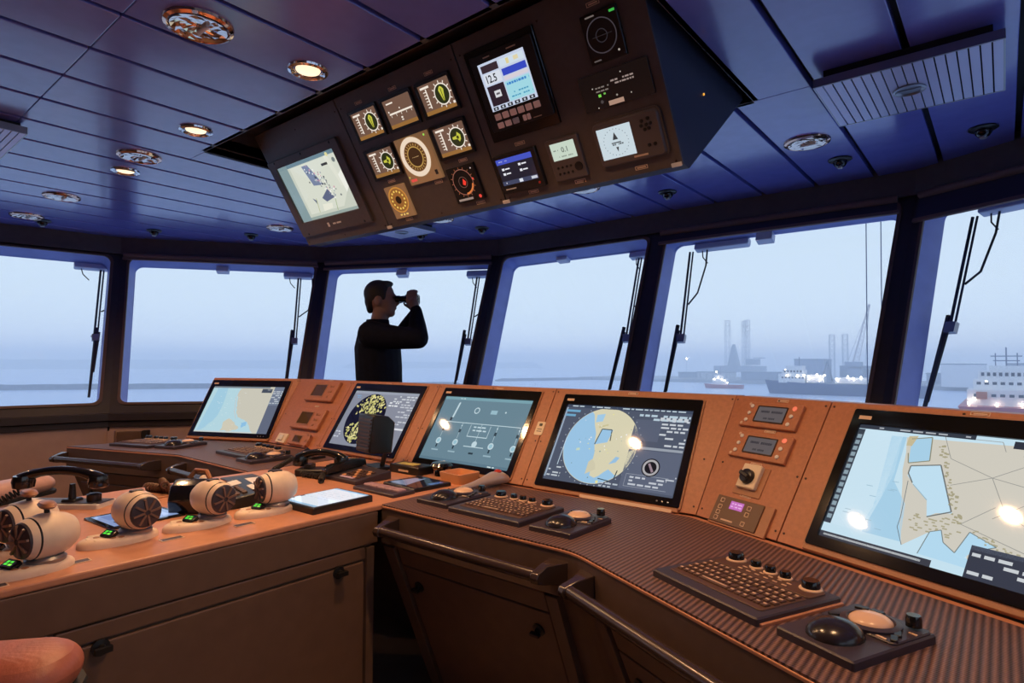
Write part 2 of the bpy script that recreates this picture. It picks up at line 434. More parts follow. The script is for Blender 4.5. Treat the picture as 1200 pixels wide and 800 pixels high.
# straight-line wipers outside the panes
WIP = mat('wiper_blue_black', (.022, .024, .045), .4, metal=.3)
WIPB = mat('wiper_motor_box_grey_blue', (.75, .78, .92), .4)
def wiper(i, arm, blade, box, side, label, hose=True):
    MF = FAC[i][0]; t = thing('window_wiper', label, 'wiper', MF @ T(0, 0, -.175), 'window wipers')
    (ax, ay), (bx, by) = arm; (cx, cy), (dx, dy) = blade
    part(B().slab(((box[0]+box[1])/2, arm[0][1]+.028, -.02), (box[1]-box[0], .055), .05, .012, .004), 'motor_box', WIPB, t)
    part(B().tube([(ax-.010, ay, 0), (bx-.010, by, -.01)], .008, 6).tube([(ax+.012, ay, 0), (bx+.012, by, -.01)], .006, 6), 'arm', WIP, t)
    part(B().box((bx, by, -.006), (.05, .055, .03)).tube([(bx-.03, by+.01, -.01), (cx, cy-.05, -.01)], .006, 6), 'arm_head', STEELG, t)
    part(B().tube([(cx, cy, -.015), (dx, dy, -.015)], [.014, .009], 6).tube([(cx+.016, cy-.04, -.01), (cx*.35+dx*.65+.010, cy*.35+dy*.65, -.01)], .008, 6), 'blade', RUBBER, t)
    part(B().tube([(ax+.11*side, ay+.02, 0), (ax+.12*side, ay-.12, .005), (ax+.09*side, ay-.32, .0), (ax+.02*side+(bx-ax)*.6, ay+(by-ay)*.62, -.005)], .006, 6), 'hose', RUBBER, t)
    part(B().tube([(box[0]+.05, ay, 0), (box[0]+.06, ay-.05, .0), (box[0]+.10, ay-.10, 0)], .004, 5), 'cable', RUBBER, t)
wiper(0, ((1.538, 1.315), (1.479, .70)), ((1.490, .79), (1.426, .2)), (1.345, 1.66), 1, 'window wiper outside the leftmost window pane')
wiper(1, ((1.281, 1.315), (1.269, .69)), ((1.243, .80), (1.205, .10)), (1.145, 1.40), 1, 'window wiper above the left screen with the coast chart')
wiper(2, ((1.291, 1.29), (1.276, .68)), ((1.226, .79), (1.195, .10)), (1.19, 1.40), 1, 'window wiper just right of the standing man')
wiper(3, ((1.12, 1.315), (1.135, .68)), ((1.091, .77), (1.06, .06)), (1.04, 1.19), 1, 'window wiper on the first front pane right of the man')
wiper(4, ((.172, 1.315), (.198, .67)), ((.154, .77), (.135, .06)), (.20, .56), 1, 'window wiper left of the hazy harbour view')
wiper(5, ((.076, 1.30), (.088, .69)), ((.058, .76), (.045, .06)), (.10, .40), 1, 'window wiper at the far right by the white tank')
# small sensor boxes under the window heads
for i, uu, vv, lb in ((1, .645, 1.36, 'small grey box under the head of the second window from the left'), (2, .608, 1.335, 'small grey box above the standing man at window head'),
                      (3, .477, 1.375, 'small dark box under the head of the front window without blind'), (4, .677, 1.335, 'small grey box under the blind of the harbour window')):
    t = thing('sensor_box', lb, 'sensor', FAC[i][0] @ T(uu, vv-.02, -.12), 'sensor boxes at the window heads')
    part(B().slab((0, 0, -.02), (.10, .055), .06, .006, .003), 'housing', WIPB, t)
    part(B().box((0, .04, .0), (.05, .03, .04)), 'bracket', BLACK, t, smooth=False)
# small dark dome spotlights along the ceiling edge
SPOTS = [(-5.45, 1.18), (-5.17, 1.83), (-4.72, 2.39), (-4.22, 2.87), (-3.62, 3.24), (-3.08, 3.38), (-1.55, 3.36), (-.62, 3.36), (-.05, 3.30)]
proto = None
for k, (x, y) in enumerate(SPOTS):
    lab = ['dark ceiling spotlight above the leftmost window', 'dark ceiling spotlight over the pillar of the two left windows', 'dark ceiling spotlight over the second window from the left',
           'dark ceiling spotlight left of the standing man near the beam', 'dark ceiling spotlight behind the overhead console nearest the man', 'dark ceiling spotlight beside the rear ceiling diffuser plate',
           'dark ceiling spotlight below the right end of the overhead console', 'dark ceiling spotlight near the chrome downlight at right', 'dark ceiling spotlight beside the perforated diffuser at right'][k]
    if proto is None:
        proto = thing('ceiling_spotlight', lab, 'spotlight', T(x, y, ZC), 'dark ceiling spotlights by the window beam')
        part(B().lathe([(.052, 0), (.055, -.006), (.046, -.012), (.036, -.012)], 20), 'trim_ring', BLACK, proto)
        part(B().ell((0, 0, -.016), (.032, .032, .030), 14, 8), 'eyeball', GLOSSB, proto)
        part(B().lathe([(.016, -.040), (.013, -.048), (.006, -.046)], 12), 'lens', STEELG, proto)
    else: dup(proto, T(x, y, ZC), lab)
# ceiling air diffusers
PERF = mat('perforated_plate_blue_grey', (.55, .56, .78), .32, metal=.2)
def diffuser(x0, x1, y0, y1, drop, n, along, label, name='ceiling_diffuser'):
    t = thing(name, label, 'air diffuser', T((x0+x1)/2, (y0+y1)/2, ZC-drop), 'ceiling air diffusers'); wx, wy = x1-x0, y1-y0
    part(B().box((0, 0, drop/2+.008), (wx*.9, wy*.9, drop-.016)), 'duct_box', DARK, t, smooth=False)
    lip = B()
    for sx_ in (-1, 1): lip.box((sx_*wx/2, 0, .012), (.006, wy, .03))
    for sy_ in (-1, 1): lip.box((0, sy_*wy/2, .012), (wx, .006, .03))
    part(lip, 'lip', STEELG, t, smooth=False)
    for k in range(n):
        if along == 'y': part(B().box((-wx/2+(k+.5)*wx/n, 0, 0), (wx/n*.86, wy-.01, .006)), 'slat', PERF, t, smooth=False, bevel=.001)
        else: part(B().box((0, -wy/2+(k+.5)*wy/n, 0), (wx-.01, wy/n*.86, .006)), 'slat', PERF, t, smooth=False, bevel=.001)
    part(B().lathe([(.05, .0), (.05, -.008), (.042, -.010), (.036, -.004)], 20).box((0, 0, -.004), (.07, .012, .004)), 'centre_ring', STEELG, t)
diffuser(-.50, .02, 2.28, 2.72, .06, 18, 'y', 'large perforated ceiling diffuser plate at the upper right')
diffuser(-4.05, -3.25, .34, .64, .05, 12, 'x', 'slatted ceiling diffuser at the left edge of the ceiling')
diffuser(-3.70, -3.30, 2.78, 3.10, .05, 8, 'y', 'pale diffuser plate behind the overhead console near the beam')
# downlights
LENS = mat('lit_downlight_lens', (.9, .8, .6), .3, emit=(1.0, .80, .52), es=1.25)
FACET = mat('faceted_reflector', (.86, .72, .60), .06, metal=1.0)
RINGO = mat('copper_tinted_chrome', (.80, .50, .36), .10, metal=1.0)
def lit_light(x, y, label, k=1.0):
    t = thing('lit_downlight', label, 'downlight', T(x, y, ZC), 'small lit ceiling downlights')
    part(B().lathe([(.044, .012), (.048, -.003), (.058, -.011), (.068, -.007), (.070, 0)], 28, cap=False), 'trim_ring', CHROME, t)
    part(B().lathe([(.0005, -.010), (.022, -.009), (.040, -.004), (.045, .004)], 24, cap=False), 'lens', LENS, t)
    ld = bpy.data.lights.new('downlight_lamp', 'AREA'); ld.shape = 'DISK'; ld.size = .07; ld.energy = LAMP_W*k; ld.color = LAMP_COL; ld.spread = math.radians(150)
    lo = bpy.data.objects.new('downlight_lamp', ld); C.objects.link(lo); lo.parent = t; lo.location = (0, 0, -.014)
for x, y, lb in ((-1.885, 1.15, 'small lit downlight nearest the overhead console edge'), (-2.77, 1.14, 'small lit downlight below the left tip of the overhead soffit'),
                 (-3.67, 1.15, 'small lit downlight beside the oval chrome reflector at left'), (-1.08, 1.05, 'small lit downlight above the starboard keyboard'), (-.12, 1.05, 'small lit downlight above the starboard chart screen'),
                 (-4.7, -.15, 'added unseen downlight warming the port side of the wheelhouse')):  # the last lamp is added out of view to warm the port wall
    lit_light(x, y, lb, .9 if x < -4 else 1.0)
def chrome_light(x, y, label):
    t = thing('reflector_downlight', label, 'downlight', T(x, y, ZC), 'large chrome reflector downlights')
    part(B().lathe([(.074, .010), (.078, -.004), (.088, -.013), (.098, -.008), (.100, 0)], 32, cap=False), 'trim_ring', RINGO, t)
    rf = B(); rr_ = random.Random(int(x*100)); nn_ = 22; ringz = ((.080, -.010), (.066, -.007), (.052, -.005), (.036, -.0035), (.018, -.0025), (.002, -.002))
    rf.loops([[(r_*math.cos(2*PI*i/nn_), r_*math.sin(2*PI*i/nn_), z_-rr_.uniform(0, .0045)) for i in range(nn_)] for r_, z_ in ringz], caps=False)
    part(rf, 'reflector', FACET, t, smooth=False)
    part(B().tube([(-.030, .012, -.010), (.034, .012, -.010)], .007, 8), 'lamp_tube', WHITE, t)
for x, y, lb in ((-1.89, .78, 'large chrome reflector downlight at the top of the picture'), (-3.35, 1.11, 'chrome reflector downlight right beside a small lit one'),
                 (-4.56, 1.08, 'chrome reflector downlight above the second window from left'), (-5.36, 1.07, 'chrome reflector downlight nearest the left window beam'),
                 (-4.31, 2.41, 'chrome reflector downlight just left of the overhead monitor'), (-1.90, 2.97, 'chrome reflector downlight under the overhead keypad units'),
                 (-.69, 3.00, 'chrome reflector downlight right of the overhead console'), (-3.12, 2.975, 'chrome reflector downlight behind the overhead dials near the diffuser')):
    chrome_light(x, y, lb)
# ------------------------------------------------------------------ consoles
ZD = .75
WA = math.radians(24.5); wc, ws = math.cos(WA), math.sin(WA)
PV = Vector((.245, .383)).normalized()          # slope of the display panels: forward, up
PH = .4547
def panel_frame(o, u, hf):
    u = Vector(u); hf = Vector(hf); v = hf*PV.x+Vector((0, 0, PV.y)); return M4(o, u, v, u.cross(v))
F_C = panel_frame((-2.13, 1.895, ZD), (1, 0, 0), (0, 1, 0))
F_R = panel_frame((-.78, 1.895, ZD), (wc, -ws, 0), (ws, wc, 0))
F_L = panel_frame((-3.48, 1.895, ZD), (wc, ws, 0), (-ws, wc, 0))

# display upstands: a shell behind and one panel plate per module
def upstand(name, M, u0, u1, seams, label, tw0=0.0, tw1=0.0, wide=()):
    """u0..u1 along the base, tw = extra length of the top edge at either end"""
    t = thing(name, label, 'console', M)
    def at(u, v, w_): # u stretched towards the top ends
        return (u, v, w_)
    def end(u, v):
        f = v/PH
        if abs(u-u0) < 1e-6: return u+tw0*f
        if abs(u-u1) < 1e-6: return u+tw1*f
        return u
    hz = Vector((0, -PV.x, 0))
    # back shell: profile in (v,n) plane; forward horizontal dir in local coords = (0,PV.x,-PV.y), up = (0,PV.y,PV.x)
    def loc(u, fw, up): return (u, fw*PV.x+up*PV.y, -fw*PV.y+up*PV.x)
    top_f, top_u = PH*PV.x, PH*PV.y
    prof = [(.004, -.004), (top_f+.004, top_u-.006), (top_f+.07, top_u-.006), (top_f+.16, top_u-.12), (top_f+.16, -.75), (.02, -.75)]
    L = []
    for u in (u0, u1):
        L.append([loc(u+((tw0 if u == u0 else tw1)*f_/top_f), f_, u_) for f_, u_ in prof])
    part(B().loops(L), 'shell', CABINET, t, smooth=False)
    part(B().loops([[loc(end(u, PH), top_f+.001, top_u), loc(end(u, PH), top_f+.001, top_u-.012), loc(end(u, PH), top_f+.075, top_u-.012), loc(end(u, PH), top_f+.075, top_u)] for u in (u0, u1)]), 'top_cap', PANEL2, t, smooth=False)
    for a, e in zip(seams, seams[1:]):
        g = .0018; th = .006
        A0, A1 = end(a, 0)+g, end(a, PH)+g; E0, E1 = end(e, 0)-g, end(e, PH)-g
        q = [(A0, .004), (E0, .004), (E1, PH-.001), (A1, PH-.001)]
        part(B().prism(q, 0, th), 'panel_plate', PANEL, t, smooth=False, bevel=.0015)
        sc_ = B()
        for (x, y) in [(A0+.012, .03), (E0-.012, .03), (A1+.012-.0, PH-.018), (E1-.012, PH-.018), (A0+.012, .2), (E0-.012, .2), ((A1+E1)/2, PH-.012)]:
            sc_.lathe([(.0035, th), (.0035, th+.001), (.002, th+.0016)], 8, M=T(x, y, 0))
        part(sc_, 'screws', SCREW, t, kind='stuff')
    return t
TWB = .245*math.tan(WA/2)/1.0   # length gained at the top at each bend
up_c = upstand('display_upstand', F_C, -1.35, 1.35, [-1.35, -.83, -.095, .63, 1.35], 'long orange-brown display upstand in the middle with three wide screens', -TWB, TWB)
up_r = upstand('display_upstand', F_R, 0, 1.75, [0, .312, 1.02, 1.75], 'angled orange-brown display upstand with dial units at right', -TWB, 0)
up_l = upstand('display_upstand', F_L, -.615, 0, [-.615, 0], 'angled orange-brown display upstand at far left with coast chart', 0, TWB)

# front consoles: desk plate, apron, sloping cabinet front with doors, grab rails
def console(name, front, base, rails, label, doors, endcap=False, mat_poly=None):
    t = thing(name, label, 'console', T(front[0].x, front[0].y, 0)); inv = T(-front[0].x, -front[0].y, 0)
    top = [(p.x, p.y) for p in front]+[(p.x, p.y) for p in reversed(base)]
    part(B().prism(top, ZD-.007, ZD), 'desk_top', DESK, t, inv, smooth=False, bevel=.0015)
    def inset(d): return miter(front, -d)
    a0, a1 = inset(.002), inset(.03)
    b = B(); n = len(front)
    b.loops([[(p.x, p.y, ZD-.007) for p in a0], [(p.x, p.y, ZD-.125) for p in a0], [(p.x, p.y, ZD-.125) for p in inset(.09)]], caps=False, closed=False)
    part(b, 'apron', CABINET, t, inv, smooth=False)
    lo = inset(.29)
    b = B(); b.loops([[(p.x, p.y, ZD-.125) for p in a1], [(p.x, p.y, .0) for p in lo]], caps=False, closed=False)
    # closing end faces
    for k in (0, -1):
        p, q, r_ = a1[k], lo[k], base[k]
        b.add([(p.x, p.y, ZD-.125), (q.x, q.y, 0), (r_.x, r_.y, 0), (r_.x, r_.y, ZD-.02), (front[k].x, front[k].y, ZD-.02)], [(0, 1, 2, 3, 4)])
    part(b, 'cabinet_body', CABINET, t, inv, smooth=False)
    # sloping front pieces: (segment, s0, s1, z0, z1, kind)
    for seg, s0, s1, z0, z1, kind in doors:
        p0, p1 = a1[seg], a1[seg+1]; e = (p1-p0).normalized(); fw = Vector((-e.y, e.x))
        dz = .625; slope = .26/dz
        O = Vector((p0.x, p0.y, ZD-.125)); U = Vector((e.x, e.y, 0)); V = Vector((fw.x*slope, fw.y*slope, -1)).normalized(); N = V.cross(U)
        if N.z < 0 and False: N = -N
        Mq = inv @ M4(O, U, -V, U.cross(-V)); h = 1/abs(V.z)
        y0, y1 = -(ZD-.125-z0)*h, -(ZD-.125-z1)*h
        d = part(B().slab(((s0+s1)/2, (y0+y1)/2, .001), (s1-s0, abs(y1-y0)), .016 if kind != 'stile' else .024, .002, .0015), {'door': 'cabinet_door', 'drawer': 'drawer_front', 'stile': 'stile'}[kind], CABINET_D if kind != 'stile' else CABINET, t, Mq)
        if kind == 'door':
            for fx in (.09, .91):
                lx = s0+(s1-s0)*fx
                part(B().lathe([(.020, .016), (.020, .022), (.010, .024), (.008, .034)], 14, M=T(lx, y1-.07, 0)).slab((lx, y1-.07, .034), (.034, .012), .012, .005, .002), 'latch', BLACK, d)
    for seg, s0, s1, lab in rails:
        p0, p1 = front[seg], front[seg+1]; e = (p1-p0).normalized(); out = Vector((e.y, -e.x))
        P = lambda s_, o_, z: (p0.x+e.x*s_+out.x*o_, p0.y+e.y*s_+out.y*o_, z)
        zr = ZD-.058
        r_ = part(B().tube([P(s0, .068, zr), P(s1, .068, zr)], .0165, 14), 'grab_rail', RAIL, t, inv)
        for s_, sg in ((s0, 1), (s1, -1)):
            w_ = .022
            pts = [P(s_-sg*.004, -.004, zr+.030), P(s_-sg*.004, .050, zr+.024), P(s_-sg*.004, .086, zr+.012), P(s_-sg*.004, .092, zr), P(s_-sg*.004, .086, zr-.014), P(s_-sg*.004, .060, zr-.022), P(s_-sg*.004, -.004, zr-.030)]
            pts2 = [(x+e.x*w_*sg, y+e.y*w_*sg, z) for x, y, z in pts]
            pts3 = [(x-e.x*.040*sg*(1 if i_ in (0, 6) else .1), y-e.y*.040*sg*(1 if i_ in (0, 6) else .1), z) for i_, (x, y, z) in enumerate(pts)]
            part(B().loops([pts3, pts, pts2]), 'rail_bracket', RAIL, r_, bevel=.003)
    return t
def arcpt(p, a, b_, r, k=4):
    """rounded plan corner at p"""
    d1 = (a-p).normalized(); d2 = (b_-p).normalized(); ang = d1.angle(d2); t = r/math.tan(ang/2); c_ = p+(d1+d2).normalized()*(r/math.sin(ang/2))
    s_, e_ = p+d1*t, p+d2*t; a0 = math.atan2(s_.y-c_.y, s_.x-c_.x); a1 = math.atan2(e_.y-c_.y, e_.x-c_.x); da = (a1-a0+PI) % (2*PI)-PI
    return [Vector((c_.x+r*math.cos(a0+da*j/k), c_.y+r*math.sin(a0+da*j/k))) for j in range(k+1)]
BF = Vector((-.885, 1.33)); WE = 1.95
f_r = [Vector((-1.676, 1.33))]+arcpt(BF, Vector((-1.676, 1.33)), BF+Vector((wc, -ws)), .22)+[BF+Vector((wc*WE, -ws*WE))]
BB = Vector((-.78, 1.893)); base_r = [Vector((-1.676, 1.893)), BB, BB+Vector((wc*WE, -ws*WE))]
nseg = len(f_r)-2
con_r = console('helm_console', f_r, base_r, [(0, .075, .735, ''), (nseg, .035, 1.5, '')], 'brown helm console with ribbed mat and grab rails at right', [
    (0, .0, .055, 0.02, ZD-.127, 'stile'), (0, .065, .685, ZD-.19, ZD-.128, 'drawer'), (0, .065, .685, .03, ZD-.196, 'door'), (0, .695, .735, .02, ZD-.127, 'stile'),
    (nseg, .045, .085, .02, ZD-.127, 'stile'), (nseg, .095, .68, ZD-.19, ZD-.128, 'drawer'), (nseg, .095, .68, .03, ZD-.196, 'door'), (nseg, .69, .73, .02, ZD-.127, 'stile'),
    (nseg, .74, 1.4, ZD-.19, ZD-.128, 'drawer'), (nseg, .74, 1.4, .03, ZD-.196, 'door')])
BL = Vector((-3.375, 1.335)); LE = Vector((-4.19, 1.05))
f_l = [LE]+arcpt(BL, LE, Vector((-2.62, 1.335)), .15, 3)+[Vector((-2.624, 1.335))]
base_l = [Vector((-4.06, 1.64)), Vector((-3.48, 1.893)), Vector((-2.624, 1.893))]
nl = len(f_l)-2
con_l = console('helm_console', f_l, base_l, [(0, .0, .70, ''), (nl, .06, .66, '')], 'brown helm console with ribbed mat at the far left', [
    (0, .06, .72, ZD-.19, ZD-.128, 'drawer'), (0, .06, .72, .03, ZD-.196, 'door'), (nl, .06, .70, ZD-.19, ZD-.128, 'drawer'), (nl, .06, .70, .03, ZD-.196, 'door')])
# ribbed mats
MATM = bpy.data.materials.new('ribbed_rubber_mat'); MATM.use_nodes = True; q = MATM.node_tree; pb = q.nodes['Principled BSDF']
tcm = q.nodes.new('ShaderNodeTexCoord'); wv = q.nodes.new('ShaderNodeTexWave'); wv.wave_type = 'BANDS'; wv.bands_direction = 'X'; wv.inputs['Scale'].default_value = 24; wv.inputs['Distortion'].default_value = .25; wv.inputs['Detail'].default_value = 1
wv2 = q.nodes.new('ShaderNodeTexWave'); wv2.bands_direction = 'Y'; wv2.inputs['Scale'].default_value = 55; wv2.inputs['Distortion'].default_value = .6
nzm = q.nodes.new('ShaderNodeTexNoise'); nzm.inputs['Scale'].default_value = 160
for z_ in (wv, wv2, nzm): q.links.new(tcm.outputs['Object'], z_.inputs['Vector'])
ad = q.nodes.new('ShaderNodeMath'); ad.operation = 'MULTIPLY_ADD'; ad.inputs[1].default_value = .35; q.links.new(wv2.outputs['Fac'], ad.inputs[0]); q.links.new(wv.outputs['Fac'], ad.inputs[2])
bm_ = q.nodes.new('ShaderNodeBump'); bm_.inputs['Strength'].default_value = .8; bm_.inputs['Distance'].default_value = .002; q.links.new(ad.outputs[0], bm_.inputs['Height']); q.links.new(bm_.outputs[0], pb.inputs['Normal'])
rm = q.nodes.new('ShaderNodeValToRGB'); rm.color_ramp.elements[0].color = (.070, .038, .034, 1); rm.color_ramp.elements[1].color = (.30, .165, .135, 1); q.links.new(wv.outputs['Fac'], rm.inputs[0])
mm = q.nodes.new('ShaderNodeMixRGB'); mm.blend_type = 'MULTIPLY'; mm.inputs[0].default_value = .5; q.links.new(rm.outputs[0], mm.inputs[1]); q.links.new(nzm.outputs['Fac'], mm.inputs[2])
q.links.new(mm.outputs[0], pb.inputs['Base Color']); pb.inputs['Roughness'].default_value = .42
def desk_mat(front, base, label, d0=.003, d1=.035):
    fr = miter(front, -d0); bs = miter(base, d1)
    poly = [(p.x, p.y) for p in fr]+[(p.x, p.y) for p in reversed(bs)]
    o = front[0]; return solo(B().prism([(x-o.x, y-o.y) for x, y in poly], 0, .005), 'desk_mat', MATM, label, 'mat', T(o.x, o.y, ZD), 'ribbed desk mats', smooth=False)
# mats end where trackball units sit; each wing leg is one continuous mat
desk_mat(f_r, base_r, 'dark ribbed rubber mat covering the right helm desk')
desk_mat(f_l, base_l, 'dark ribbed rubber mat covering the far left helm desk')

# centre console (runs fore and aft)
cx0, cx1, cy0, cy1 = -2.62, -1.68, -.45, 1.893
t = thing('centre_console', 'terracotta-topped centre console running aft with thruster levers', 'console', T((cx0+cx1)/2, .7, 0)); inv = T(-(cx0+cx1)/2, -.7, 0)
part(B().prism([(cx0, cy0), (cx1, cy0), (cx1, cy1), (cx0, cy1)], ZD-.016, ZD+.004), 'top_plate', DESK, t, inv, smooth=False, bevel=.005)
part(B().box(((cx0+cx1)/2, (cy0+1.30)/2, (ZD-.016)/2), (cx1-cx0-.03, 1.30-cy0, ZD-.018)), 'carcass', CABINET, t, inv, smooth=False)
part(B().box((cx1-.010, (cy0+1.32)/2, ZD-.070), (.018, 1.32-cy0, .106)), 'apron', CABINET_D, t, inv, smooth=False, bevel=.004)
part(B().box((cx1-.012, .84, ZD-.148), (.016, .86, .042)), 'upper_strip', CABINET_D, t, inv, smooth=False, bevel=.004)
part(B().box((cx1-.012, -.03, ZD-.148), (.016, .86, .042)), 'upper_strip', CABINET_D, t, inv, smooth=False, bevel=.004)
for y0, y1 in ((-.44, .40), (.415, 1.265)):
    d = part(B().box((cx1-.012, (y0+y1)/2, .305), (.018, y1-y0, .54)), 'cabinet_door', CABINET_D, t, inv, smooth=False, bevel=.004)
    for fy in (.10, .88):
        yy = y0+(y1-y0)*fy
        part(B().lathe([(.020, 0), (.020, .006), (.010, .008), (.008, .020)], 14, M=T(cx1-.003, yy, .565) @ RY(90)).box((cx1+.022, yy, .565), (.012, .036, .013)), 'latch', BLACK, d)
part(B().box((cx1-.006, 1.285, .32), (.02, .03, .60)), 'corner_post', CABINET, t, inv, smooth=False)
part(B().box((-2.15, .45, .04), (.86, 1.75, .08)), 'plinth', DARK, t, inv, smooth=False)
for xx in (cx0+.06, cx1-.06):
    part(B().box((xx*.5-1.075, 0, 0), (.001, .001, .001)), 'fixing', SCREW, t, inv) if False else None

# ------------------------------------------------------------------ overhead console
OV = Vector((-.25, .397)).normalized()
F_O = M4((-2.918, 1.81, 1.883), (1, 0, 0), (0, OV.x, OV.y), Vector((1, 0, 0)).cross(Vector((0, OV.x, OV.y))))
OW, OHT = 2.141, .60
t = thing('overhead_console', 'dark brown overhead console sloping down from the ceiling', 'console', F_O)
def oloc(u, fw, up): return (u, fw*OV.x+up*OV.y, -fw*OV.y*1.0+up*OV.x) if False else None
# side profile in world (Y,Z) relative to the bottom front edge, converted into the panel frame
inv = F_O.inverted()
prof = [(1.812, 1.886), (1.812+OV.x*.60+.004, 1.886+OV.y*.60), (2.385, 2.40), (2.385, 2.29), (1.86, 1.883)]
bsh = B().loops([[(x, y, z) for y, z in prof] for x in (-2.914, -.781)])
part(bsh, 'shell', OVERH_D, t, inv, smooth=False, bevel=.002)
for a, e in ((0, .683), (.689, 1.405), (1.411, OW)):
    part(B().prism([(a, .0), (e, .0), (e+(0), OHT), (a, OHT)], .0, .008), 'panel_plate', OVERH, t, smooth=False, bevel=.002)
    s_ = B()
    for x in (a+.02, (a+e)/2, e-.02):
        for y in (.018, .553): s_.lathe([(.004, .008), (.004, .0095), (.002, .010)], 8, M=T(x, y, 0))
    part(s_, 'screws', SCREW, t, kind='stuff')
for x in (.69, 1.408, 2.12): part(B().slab((x, .006, .008), (.035, .014), .003, .002, .0008), 'label_tag', WHITE, t)
part(B().lathe([(.004, 0), (.004, .003), (.002, .004)], 10, M=inv @ M4((-.780, 1.98, 2.17), (0, 1, 0), (0, 0, 1), (1, 0, 0))), 'indicator_lamp', mat('amber_lamp', (.5, .2, .02), .3, emit=(1.0, .45, .05), es=1.2), t)
# ------------------------------------------------------------------ displays and instruments
SW, SH = .545, .335          # lit area of the wide screens
def wide_monitor(M, u, v, label, draw, ledge=False):
    """bezel .600 x .410 with its lower left corner at (u, v) on the panel"""
    t = thing('wide_monitor', label, 'monitor', M @ T(u, v, .006), 'wide console monitors')
    part(B().frame((.30, .205, 0), (.600, .410), (SW, SH), .009, .006, .003, off=(0, -.008)), 'bezel', BEZEL, t, bevel=.0015)
    part(B().frame((.30, .205, 0), (.612, .422), (.599, .409), .005, .006, .005), 'edge_trim', PANEL2, t)
    s = draw(); s.make('screen', t, T(.0275, .0295, .002))
    part(B().slab((.30, -.010, -.002), (.600, .014), .012, .002, .002), 'lower_trim', PANEL2, t)
    part(B().rect3((.020, .378), (.055, .389), .0093), 'maker_mark', LABEL, t, smooth=False)
    part(B().lathe([(.003, .009), (.003, .011), (.001, .0115)], 8, M=T(.52, .012, 0)).lathe([(.003, .009), (.003, .011), (.001, .0115)], 8, M=T(.54, .012, 0)).lathe([(.003, .009), (.003, .011), (.001, .0115)], 8, M=T(.56, .012, 0)), 'buttons', STEELG, t)
    return t
def rect3(s, a, e, z): return s.add([(a[0], a[1], z), (e[0], a[1], z), (e[0], e[1], z), (a[0], e[1], z)], [(0, 1, 2, 3)])
B.rect3 = rect3
SEA, SEA2, LAND, LAND2, ROAD = (188, 220, 236), (166, 206, 230), (206, 202, 190), (196, 184, 150), (150, 150, 145)
def rough_poly(pts, amp, seed, sub=3):
    r = random.Random(seed); out = []
    for i, (x, y) in enumerate(pts):
        x2, y2 = pts[(i+1) % len(pts)]
        for k in range(sub):
            f = k/sub; out.append((min(1, max(0, x+(x2-x)*f+r.uniform(-amp, amp))), min(1, max(0, y+(y2-y)*f+r.uniform(-amp, amp)))))
    return out
def draw_coast():
    s = Scr(SW, SH, (178, 212, 222)); s.L = 1
    s.poly(rough_poly([(.40, 1), (.38, .86), (.41, .72), (.44, .58), (.47, .45), (.52, .34), (.62, .28), (.70, .20), (.74, .10), (.80, 0), (.86, 0), (.86, 1)], .006, 1), (200, 197, 182))
    s.poly(rough_poly([(.05, .95), (.2, .98), (.24, .6), (.2, .25), (.1, .05), (.04, .05)], .02, 2), (160, 202, 222))
    s.rect(.86, 0, 1, 1, (112, 122, 142))
    s.L = 2
    s.poly(rough_poly([(.42, .30), (.52, .22), (.58, .10), (.50, .03), (.36, .06), (.34, .2)], .02, 3), (205, 200, 180))
    s.poly(rough_poly([(.60, .22), (.66, .24), (.68, .16), (.62, .12)], .01, 4), (140, 190, 225))
    s.path([(.40, .9), (.38, .75), (.41, .6), (.44, .45), (.5, .3)], .006, (215, 180, 160))
    for k in range(26):
        r = random.Random(k); s.rect(x0 := r.uniform(.1, .5), y0 := r.uniform(.05, .9), x0+.012, y0+.006, (235, 240, 240))
    s.rect(0, .965, .80, 1, (120, 130, 140)); s.rect(0, 0, .8, .03, (200, 205, 205))
    s.rect(.70, .87, .84, .955, (70, 78, 92)); s.rect(.86, 0, 1, .60, (96, 104, 124))
    s.L = 3; s.dashes(.865, .93, .995, 8, .042, (190, 198, 205), .5, 5); s.dashes(.71, .925, .83, 2, .035, (160, 165, 170), .4, 6)
    return s
def draw_radar():
    s = Scr(SW, SH, (134, 138, 152)); s.L = 1; s.disc(.36, .50, .455, (14, 13, 32), 48)
    s.rect(0, .955, 1, 1, (152, 158, 172)); s.rect(.64, .36, .985, .39, (218, 220, 226))
    r = random.Random(11); s.L = 2; cols = [(206, 200, 128), (190, 186, 110), (222, 214, 150)]
    def inside(x, y): return math.hypot((x-.36)*SW/SH, y-.5) < .44
    for k in range(420):
        f = r.random(); y = .04+f*.92; x = .28+.10*f+r.gauss(0, .055+.05*f)
        if k % 5 == 0: x, y = .36+r.uniform(-.05, .26), .5+r.uniform(-.25, .42)
        if not inside(x, y): continue
        s.L = 2+(k % 6)*.2; q = r.uniform(.008, .028); s.poly([(x+q*.62*math.cos(a)*r.uniform(.5, 1.3), y+q*math.sin(a)*r.uniform(.5, 1.3)) for a in [i*PI/3 for i in range(6)]], cols[k % 3])
    s.L = 3.4
    s.poly(rough_poly([(.20, .55), (.30, .60), (.33, .50), (.27, .38), (.20, .40)], .01, 8), (14, 13, 32))
    s.L = 2; s.dashes(.02, .90, .13, 2, .035, (120, 165, 205), .5, 1); s.dashes(.66, .92, .98, 3, .045, (205, 210, 216), .5, 2); s.dashes(.80, .78, .985, 9, .042, (196, 200, 208), .5, 3)
    s.dashes(.01, .22, .10, 4, .045, (200, 204, 212), .5, 4); s.dashes(.62, .80, .76, 2, .05, (225, 228, 232), .5, 9)
    return s
